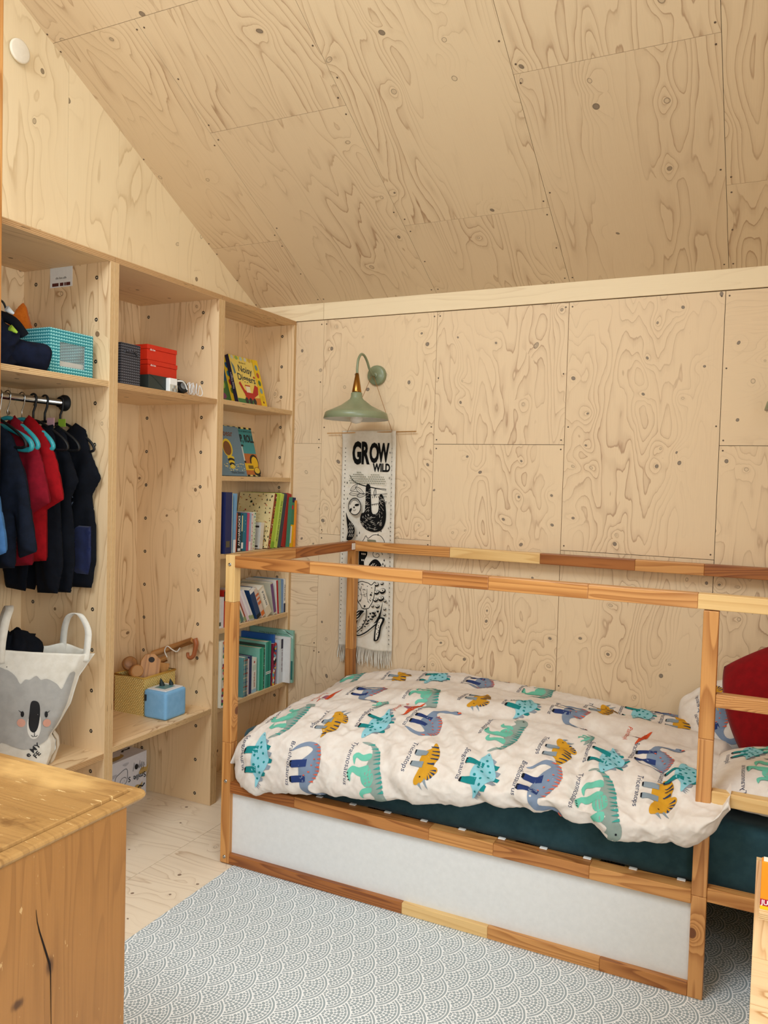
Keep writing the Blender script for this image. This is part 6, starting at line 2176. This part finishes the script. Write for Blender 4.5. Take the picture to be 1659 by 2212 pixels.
def lettering(p):
    p.step = None
    p.lift = 0.0045
    cell = ((-0.016, 1.522, 'G', 0.052, 0.112), (0.036, 1.524, 'R', 0.046, 0.108), (0.080, 1.530, 'O', 0.048, 0.098), (0.124, 1.534, 'W', 0.058, 0.092))
    for x, z, ch, w, h in cell:
        vs, fs = text_polys(ch, 1.0, 0.045)
        mx, my = max(v[0] for v in vs), max(v[1] for v in vs)
        mn = min(v[1] for v in vs)
        i0 = len(p.v)
        a0, b0 = bp_(x, z)
        p.v += [p.fn(a0 + v[0] / mx * w, b0 + (v[1] - mn) / (my - mn) * h, p.lift) for v in vs]
        for f in fs:
            p.f.append(tuple(i0 + j for j in f))
            p.mi.append(p._mat(K))
    a0, b0 = bp_(0.100, 1.492)
    p.text(K, 'WILD', a0, b0, 0.052, bold=0.04, sx=0.66)


art('lettering_print', lettering)


def marks(p, side):
    p.step = None
    p.lift = 0.003
    for x0, x1 in (((-0.055, -0.060),), ((0.196, 0.203),))[side]:
        for i in range(46):
            z = 1.60 - i * 0.0205
            t = (1.60 - z) / 0.94
            a, b = bp_(x0 + (x1 - x0) * t, z)
            s = 0.0028
            p.poly(K, [(a - s, b + s * 0.9), (a + s, b + s * 0.9), (a, b - s * 1.2)])
    for i in range(8 * side):
        a, b = bp_(0.184, 1.575 - i * 0.118)
        p.text(K, str(9 - i), a, b, 0.014)


art('scale_print', lambda p: marks(p, 0))
art('scale_print', lambda p: marks(p, 1))


def cloud(p):
    p.step = None
    p.lift = 0.003
    for i in range(22):
        for j in range(7):
            x = -0.030 + i * 0.0094 + (0.0047 if j % 2 else 0)
            z = 1.424 + j * 0.0102
            inside = ((x - 0.022) / 0.058) ** 2 + ((z - 1.425) / 0.062) ** 2 < 1 or ((x - 0.118) / 0.070) ** 2 + ((z - 1.415) / 0.064) ** 2 < 1
            if inside and x < 0.172 and z > 1.428 - 0.3 * max(0, 0.06 - x) * 0:
                a, b = bp_(x, z)
                p.poly(GY, ell(a, b, 0.0029, 0.0030, 7))


art('cloud_print', cloud)


def sloth(p):
    q = lambda L: [bp_(x, z) for x, z in L]
    # branch
    p.line(K, (q(smooth_poly([(-0.030, 1.472), (-0.012, 1.448), (0.020, 1.432), (0.070, 1.420), (0.120, 1.412), (0.168, 1.408)], 4, False)), 0.0032))
    p.line(K, (q(smooth_poly([(-0.020, 1.452), (0.0, 1.436), (0.040, 1.424), (0.090, 1.414), (0.168, 1.402)], 4, False)), 0.0022))
    for (x, z, an, l) in ((-0.004, 1.412, 0.7, 0.026), (0.000, 1.384, 0.12, 0.030), (0.030, 1.398, -0.55, 0.030), (0.040, 1.376, 0.2, 0.026), (0.112, 1.392, 1.5, 0.018)):
        c, s = math.cos(an), math.sin(an)
        lf = [(x + c * l * f - s * g * l, z + s * l * f + c * g * l) for f, g in ((-1, 0), (-0.4, 0.30), (0.3, 0.28), (1, 0), (0.3, -0.28), (-0.4, -0.30))]
        lf = q(smooth_poly(lf, 3))
        p.line(K, (lf + [lf[0]], 0.0022))
        p.line(K, (q([(x - c * l, z - s * l), (x + c * l * 0.6, z + s * l * 0.6)]), 0.0012))
    # banded branch behind the arm
    for k in range(9):
        x = 0.090 + k * 0.0098
        p.line(K, (q([(x, 1.372 + 0.0008 * k), (x + 0.001, 1.364 + 0.0008 * k)]), 0.0022))
        p.line(K, (q([(x, 1.336 + 0.0012 * k), (x + 0.001, 1.328 + 0.0012 * k)]), 0.0022))
    p.line(K, (q([(0.084, 1.378), (0.175, 1.388)]), 0.002))
    p.line(K, (q([(0.084, 1.330), (0.175, 1.350)]), 0.002))
    # body with hanging arms
    body = [(0.068, 1.424), (0.088, 1.424), (0.094, 1.36), (0.100, 1.298), (0.118, 1.290), (0.132, 1.308), (0.134, 1.368), (0.142, 1.384), (0.154, 1.376), (0.168, 1.330), (0.170, 1.262), (0.150, 1.216), (0.110, 1.204), (0.066, 1.218), (0.038, 1.252), (0.044, 1.288), (0.062, 1.300), (0.066, 1.36)]
    p.poly(K, q(smooth_poly(body, 4)))
    r = random.Random(2)
    n = 0
    while n < 130:
        x, z = r.uniform(0.045, 0.165), r.uniform(1.212, 1.41)
        ok = (x > 0.07 and x < 0.090 and z > 1.30) or (z < 1.29 and ((x - 0.107) / 0.056) ** 2 + ((z - 1.252) / 0.040) ** 2 < 1) or (0.138 < x < 0.160 and 1.27 < z < 1.37)
        if not ok:
            continue
        n += 1
        an = math.atan2(z - 1.29, x - 0.107) + math.pi / 2 + r.uniform(-0.3, 0.3)
        l = 0.0050
        p.line(CV, (q([(x - l * math.cos(an), z - l * math.sin(an)), (x + l * math.cos(an), z + l * math.sin(an))]), [0.0004, 0.0013][::-1]))
    # head
    p.poly(K, q(ell(0.016, 1.322, 0.037, 0.042, 26)))
    p.poly(CV, q(ell(0.016, 1.322, 0.033, 0.038, 26)))
    for k in range(22):
        a = 0.3 + k * 0.12
        p.line(K, (q([(0.016 + 0.034 * math.cos(a), 1.322 + 0.039 * math.sin(a)), (0.016 + 0.024 * math.cos(a), 1.322 + 0.028 * math.sin(a))]), 0.0014))
    p.poly(K, q(ell(0.030, 1.330, 0.013, 0.0055, 12, 0.15)))
    p.poly(K, q(ell(-0.006, 1.304, 0.0055, 0.011, 12, -0.5)))
    p.poly(K, q(ell(0.014, 1.318, 0.005, 0.0035, 10, 0.4)))
    p.line(K, (q(smooth_poly([(0.008, 1.306), (0.015, 1.302), (0.024, 1.308)], 3, False)), 0.0016))
    # feather tail
    tail = smooth_poly([(-0.030, 1.292), (-0.016, 1.262), (0.014, 1.232), (0.020, 1.200), (0.006, 1.165), (-0.024, 1.160), (-0.018, 1.200), (-0.026, 1.250)], 4)
    p.poly(K, q(tail))
    for k in range(12):
        x, z = -0.012 + 0.009 * (k % 3), 1.176 + 0.018 * (k // 3)
        p.line(CV, (q([(x, z), (x + 0.006, z + 0.014)]), 0.0020))
    for x, z in ((-0.026, 1.432), (-0.022, 1.356), (0.050, 1.196), (0.160, 1.210), (0.146, 1.192), (0.036, 1.182)):
        p.poly(K, q([(x - 0.003, z), (x, z + 0.010), (x + 0.003, z), (x, z - 0.004)]))


art('sloth_print', sloth)


def chameleon(p):
    q = lambda L: [bp_(x, z) for x, z in L]
    out = q(smooth_poly([(0.046, 1.150), (0.060, 1.168), (0.070, 1.184), (0.082, 1.172), (0.110, 1.190), (0.140, 1.188), (0.160, 1.168), (0.165, 1.150)], 4, False))
    p.line(K, (out, 0.003))
    p.poly(GY, q([(0.076, 1.168), (0.120, 1.166), (0.124, 1.156), (0.080, 1.154)]))
    sp = q([(0.128 + (0.028 - 0.0022 * k * 0.6) * math.cos(k * 0.5), 1.096 + (0.026 - 0.0022 * k * 0.6) * math.sin(k * 0.5)) for k in range(20)])
    p.line(K, (sp[:12], 0.0026))
    p.line(K, (sp[10:], 0.0026))
    p.poly(K, q(smooth_poly([(0.036, 1.126), (0.070, 1.124), (0.080, 1.096), (0.062, 1.060), (0.066, 1.020), (0.036, 1.012)], 4)))
    for k in range(9):
        p.poly(CV, q(ell(0.050 + 0.009 * (k % 3), 1.036 + 0.030 * (k // 3), 0.0030, 0.0050, 7, 0.3)))
    wing = smooth_poly([(0.080, 1.012), (0.092, 1.050), (0.116, 1.074), (0.140, 1.066), (0.166, 1.024), (0.150, 1.032), (0.140, 1.018), (0.124, 1.034), (0.110, 1.016), (0.098, 1.026)], 4)
    p.poly(K, q(wing))
    for k in range(8):
        x = 0.096 + 0.008 * k
        p.line(CV, (q([(x, 1.036 + 0.010 * math.sin(k)), (x + 0.008, 1.048 + 0.008 * math.sin(k))]), 0.0020))
    for x, z in ((0.166, 1.070), (0.160, 1.052), (0.170, 1.044)):
        p.poly(K, q([(x - 0.003, z), (x, z + 0.010), (x + 0.003, z), (x, z - 0.004)]))


art('chameleon_print', chameleon)


def leopard(p):
    q = lambda L: [bp_(x, z) for x, z in L]
    head = q(smooth_poly([(0.020, 0.940), (0.046, 0.962), (0.088, 0.958), (0.104, 0.950), (0.122, 0.966), (0.124, 0.940), (0.116, 0.880), (0.098, 0.846), (0.088, 0.836), (0.058, 0.832), (0.044, 0.850), (0.028, 0.870)], 4))
    p.line(K, (head + [head[0]], 0.0036))
    for L in ([(0.040, 0.930), (0.052, 0.892), (0.044, 0.864)], [(0.082, 0.930), (0.084, 0.884), (0.096, 0.862)]):
        p.line(K, (q(smooth_poly(L, 4, False)), 0.0022))
    p.poly(K, q(ell(0.070, 0.846, 0.006, 0.005, 10)))
    p.line(K, (q(smooth_poly([(0.058, 0.838), (0.064, 0.834), (0.070, 0.840), (0.078, 0.833), (0.086, 0.840)], 3, False)), 0.0018))
    r = random.Random(8)
    for i in range(46):
        x, z = r.uniform(0.034, 0.112), r.uniform(0.862, 0.952)
        if 0.05 < x < 0.085 and z < 0.90 and i % 3:
            continue
        p.poly(K, q(ell(x, z, 0.0026, 0.0020, 6, r.uniform(0, 3))))
    p.poly(K, q(ell(0.106, 0.904, 0.0055, 0.0042, 9, 0.4)))
    for x, z, s in ((0.135, 0.955, 0.011), (0.160, 0.962, 0.009), (0.136, 0.918, 0.013), (0.164, 0.926, 0.016), (0.132, 0.882, 0.012), (0.158, 0.890, 0.015), (0.118, 0.852, 0.008), (0.142, 0.852, 0.011), (0.178, 0.880, 0.008), (0.178, 0.842, 0.008), (0.128, 0.822, 0.008), (0.178, 0.816, 0.008)):
        p.poly(K, q(ell(x, z, s, s * 0.8, 12, 0.6)))
        p.poly(CV, q(ell(x - s * 0.1, z + s * 0.25, s * 0.75, s * 0.45, 10, 0.3)))
        p.poly(K, q(ell(x, z + s * 0.2, s * 0.22, s * 0.2, 7)))
    # neck line, front legs
    p.line(K, (q(smooth_poly([(0.088, 0.834), (0.086, 0.800), (0.080, 0.774), (0.058, 0.740), (0.030, 0.716)], 4, False)), 0.0046))
    p.line(K, (q(smooth_poly([(0.152, 0.780), (0.130, 0.760), (0.090, 0.726), (0.050, 0.704), (0.030, 0.704)], 4, False)), 0.0056))
    for i in range(30):
        t = i / 30
        x = 0.046 + 0.095 * t + 0.012 * math.sin(i * 2.3)
        z = 0.722 + 0.105 * t - 0.010 * math.cos(i * 1.7)
        s = 0.0026 + 0.0045 * t
        p.poly(K, q([(x - s, z + s * 0.6), (x + s, z + s * 0.7), (x + s * 0.5, z - s * 0.8), (x - s * 0.4, z - s * 0.7)]))
    p.poly(K, q(smooth_poly([(0.170, 0.880), (0.158, 0.826), (0.140, 0.786), (0.128, 0.770), (0.146, 0.780), (0.160, 0.800)], 3)))
    p.poly(K, q(smooth_poly([(0.156, 0.800), (0.180, 0.800), (0.178, 0.782), (0.166, 0.756), (0.160, 0.716), (0.150, 0.692), (0.132, 0.688), (0.132, 0.712), (0.136, 0.752), (0.140, 0.772)], 4)))
    p.poly(CV, q(smooth_poly([(0.156, 0.792), (0.170, 0.792), (0.158, 0.758), (0.152, 0.718), (0.146, 0.698), (0.139, 0.698), (0.142, 0.752)], 4)))
    for i in range(11):
        p.poly(K, q(ell(0.150 + 0.005 * math.sin(i * 2.2), 0.786 - 0.0080 * i, 0.0034, 0.0022, 6, i)))
    p.poly(K, q(smooth_poly([(0.024, 0.812), (0.052, 0.826), (0.078, 0.826), (0.062, 0.808), (0.046, 0.786), (0.034, 0.758), (0.024, 0.770)], 4)))
    for k in range(8):
        p.line(CV, (q([(0.030 + 0.005 * (k % 2), 0.772 + 0.007 * k), (0.046 + 0.005 * (k % 2), 0.784 + 0.007 * k)]), 0.0018))


art('leopard_print', leopard)

# ------------------------------------------------------------------ old pine chest in the near corner
def old_pine(name, top=False):
    n = NT(name)
    v = n.uv()
    u_, v_, _ = n.sep(v)
    h = n.noise(n.vmath('MULTIPLY', v, (9.0, 0.8, 1)), 1.0, 2.0, 0.5)[0]
    f = n.math('FRACT', n.math('MULTIPLY', h, 11.0))
    line = n.sep(n.ramp(f, [(0.0, (0, 0, 0)), (0.5, (0.15, 0, 0)), (0.92, (0.8, 0, 0)), (1.0, (0, 0, 0))]))[0]
    fine = n.noise(n.vmath('MULTIPLY', v, (220.0, 5.0, 1)), 1.0, 3.0, 0.6)[0]
    cloud_ = n.noise(n.vmath('MULTIPLY', v, (3.2, 2.2, 1)), 1.0, 4.0, 0.6)[0]
    s = n.math('ADD', n.math('MULTIPLY', line, 0.45), n.math('MULTIPLY', n.math('SUBTRACT', fine, 0.5), 0.5), clamp=True)
    if top:
        c = n.mix(s, lin('#a37a46'), lin('#6f4a26'))
        c = n.mix(n.smooth(cloud_, 0.45, 0.72), c, lin('#cfa668'))
        stain = n.noise(n.vmath('MULTIPLY', v, (7.0, 4.0, 1)), 1.0, 5.0, 0.7)[0]
        c = n.mix(n.math('MULTIPLY', n.smooth(stain, 0.60, 0.74), 0.6), c, lin('#5a3512'))
        scr = n.noise(n.vmath('MULTIPLY', v, (90.0, 18.0, 1)), 1.0, 3.0, 0.7)[0]
        c = n.mix(n.math('MULTIPLY', n.smooth(scr, 0.68, 0.74), 0.7), c, lin('#e6c68e'))
        rough = n.math('MULTIPLY_ADD', cloud_, 0.35, 0.25)
        n.bump(n.math('ADD', fine, n.math('MULTIPLY', stain, 2.0)), 0.18, 0.002)
    else:
        c = n.mix(s, lin('#a06d38'), lin('#734820'))
        c = n.mix(n.math('MULTIPLY', n.smooth(cloud_, 0.35, 0.75), 0.5), c, lin('#a9733a'))
        scr = n.noise(n.vmath('MULTIPLY', v, (70.0, 26.0, 1)), 1.0, 3.0, 0.7)[0]
        c = n.mix(n.math('MULTIPLY', n.smooth(scr, 0.72, 0.77), 0.5), c, lin('#e0ba80'))
        rough = 0.42
        n.bump(fine, 0.12, 0.0015)
        # knots: two dark ovals with rings
        for ku, kv, ku_r, kv_r in ((-1.415, 0.500, 0.016, 0.012), (-1.346, 0.533, 0.011, 0.024)):
            du = n.math('DIVIDE', n.math('SUBTRACT', u_, ku), ku_r)
            dv = n.math('DIVIDE', n.math('SUBTRACT', v_, kv), kv_r)
            d = n.math('SQRT', n.math('ADD', n.math('MULTIPLY', du, du), n.math('MULTIPLY', dv, dv)))
            d = n.math('ADD', d, n.math('MULTIPLY', n.math('SUBTRACT', fine, 0.5), 0.7))
            c = n.mix(n.math('MULTIPLY', n.smooth(d, 1.1, 0.25), 0.82), c, lin('#3a1d0c'))
    return n.finish(c, rough, 0.5)


ch = thing('pine_chest', (0.10, -1.62, 0.0), 'old honey pine chest with a worn moulded top beside the shelf units', 'chest')
CX1, CY1, CZ = 0.668, -1.118, 0.80
CY0 = -2.12
CX0 = -0.20
side_m = old_pine('old_pine_side')
top_m = old_pine('old_pine_top', True)
box('carcass', (CX0 + 0.03, CY0 + 0.03, 0.05), (CX1 - 0.034, CY1 - 0.034, CZ - 0.038), [side_m], ch, 'z', bevel=0.003)
box('plinth', (CX0 + 0.03, CY0 + 0.03, 0.0045), (CX1 - 0.030, CY1 - 0.030, 0.055), [side_m], ch, 'y', bevel=0.003)


def round_rect(x0, y0, x1, y1, r, k=6):
    pts = []
    for cx, cy, a0 in ((x1 - r, y0 + r, -math.pi / 2), (x1 - r, y1 - r, 0), (x0 + r, y1 - r, math.pi / 2), (x0 + r, y0 + r, math.pi)):
        for i in range(k + 1):
            a = a0 + i * math.pi / 2 / k
            pts.append((cx + r * math.cos(a), cy + r * math.sin(a)))
    return pts


rings = []
for ins, z, r in ((0.036, CZ - 0.040, 0.006), (0.030, CZ - 0.034, 0.010), (0.020, CZ - 0.027, 0.014), (0.008, CZ - 0.022, 0.022), (0.002, CZ - 0.017, 0.026), (0.0, CZ - 0.013, 0.028), (0.002, CZ - 0.009, 0.027), (0.006, CZ - 0.007, 0.024), (0.0285, CZ - 0.0050, 0.006), (0.0295, CZ - 0.0085, 0.005), (0.0315, CZ - 0.0085, 0.004), (0.0325, CZ - 0.001, 0.004), (0.035, CZ, 0.003)):
    rings.append([(x, y, z) for x, y in round_rect(CX0 + ins, CY0 + ins, CX1 - ins, CY1 - ins, r)])
mb = MB()
uvr = [[(q[1], q[0]) for q in ring] for ring in rings]
mb.grid(np.array(rings), uvr, 0, False, closed_v=True, flip=True)
mb.face(rings[-1], [(q[1], q[0]) for q in rings[-1]], 0)
mb.build('moulded_top', [top_m], ch, bevel=0.0008)
# the long drying crack in the side
pc = Print(frame_fn((CX1 - 0.034, 0, 0), (0, 1, 0), (0, 0, 1)), 0.0008)
pc.poly(flat('#1d0f06', 0.9), stroke([(-1.378, 0.655), (-1.377, 0.645), (-1.375, 0.63), (-1.370, 0.61), (-1.354, 0.56), (-1.346, 0.535), (-1.344, 0.52), (-1.343, 0.48), (-1.340, 0.35)], [0.0006, 0.0012, 0.0018, 0.0028, 0.0040, 0.0040, 0.0025, 0.0018, 0.0006]))
pc.build('crack', ch)

# ------------------------------------------------------------------ low bookcase at the near end of the bed
lb = thing('small_bookcase', (2.05, -0.86, 0.0), 'small pine bookcase in front of the ladder end of the bed', 'bookcase')
pw = [plywood('small_bookcase_ply', '#e8c79a', '#b98a58', 10.0, 0.8, 0.35, '#5a3a22', scale=(9.0, 1.6)), M['ply_edge']]
LX, LY0, LY1 = 1.806, -1.02, -0.745
zt = 0.762
box('back_board', (LX, LY1 - 0.016, 0.5785), (2.30, LY1, zt), pw, lb, 'z', 1, 'y')
box('side_panel', (LX, LY0, 0.0045), (LX + 0.018, LY1, 0.560), pw, lb, 'z', 1, 'x')
box('side_panel', (2.282, LY0, 0.0045), (2.30, LY1, 0.560), pw, lb, 'z', 1, 'x')
box('top_panel', (LX, LY0, 0.5605), (2.30, LY1, 0.578), pw, lb, 'x', 1, 'z')
box('shelf', (LX + 0.0185, LY0 + 0.01, 0.26), (2.2815, LY1, 0.278), pw, lb, 'x', 1, 'z')
box('book_ledge', (LX + 0.008, -0.800, 0.672), (2.29, LY1 - 0.016, 0.684), pw, lb, 'x', 1, 'z')
ob = thing('book', (1.90, -0.775, 0.684), 'bright orange book standing on the small bookcase', 'book')
MB().box((1.815, -0.785, 0.6845), (2.00, -0.764, 0.772), 'z').build('cover', [flat('#f08f1c', 0.4)], ob, bevel=0.001)
MB().box((1.818, -0.782, 0.7723), (1.996, -0.767, 0.7745), 'z').build('pages', [PAGES], ob)
po = Print(frame_fn((1.815, -0.785, 0.6845), (1, 0, 0), (0, 0, 1)), 0.0007)
po.poly(flat('#a3163a'), rect(0, 0.007, 0.185, 0.019))
po.text(flat('#f2e8e2'), 'JUL', 0.002, 0.009, 0.012, bold=0.02)
po.poly(flat('#f0c018'), rect(0, 0.0, 0.185, 0.0065))
po.build('cover_print', ob)
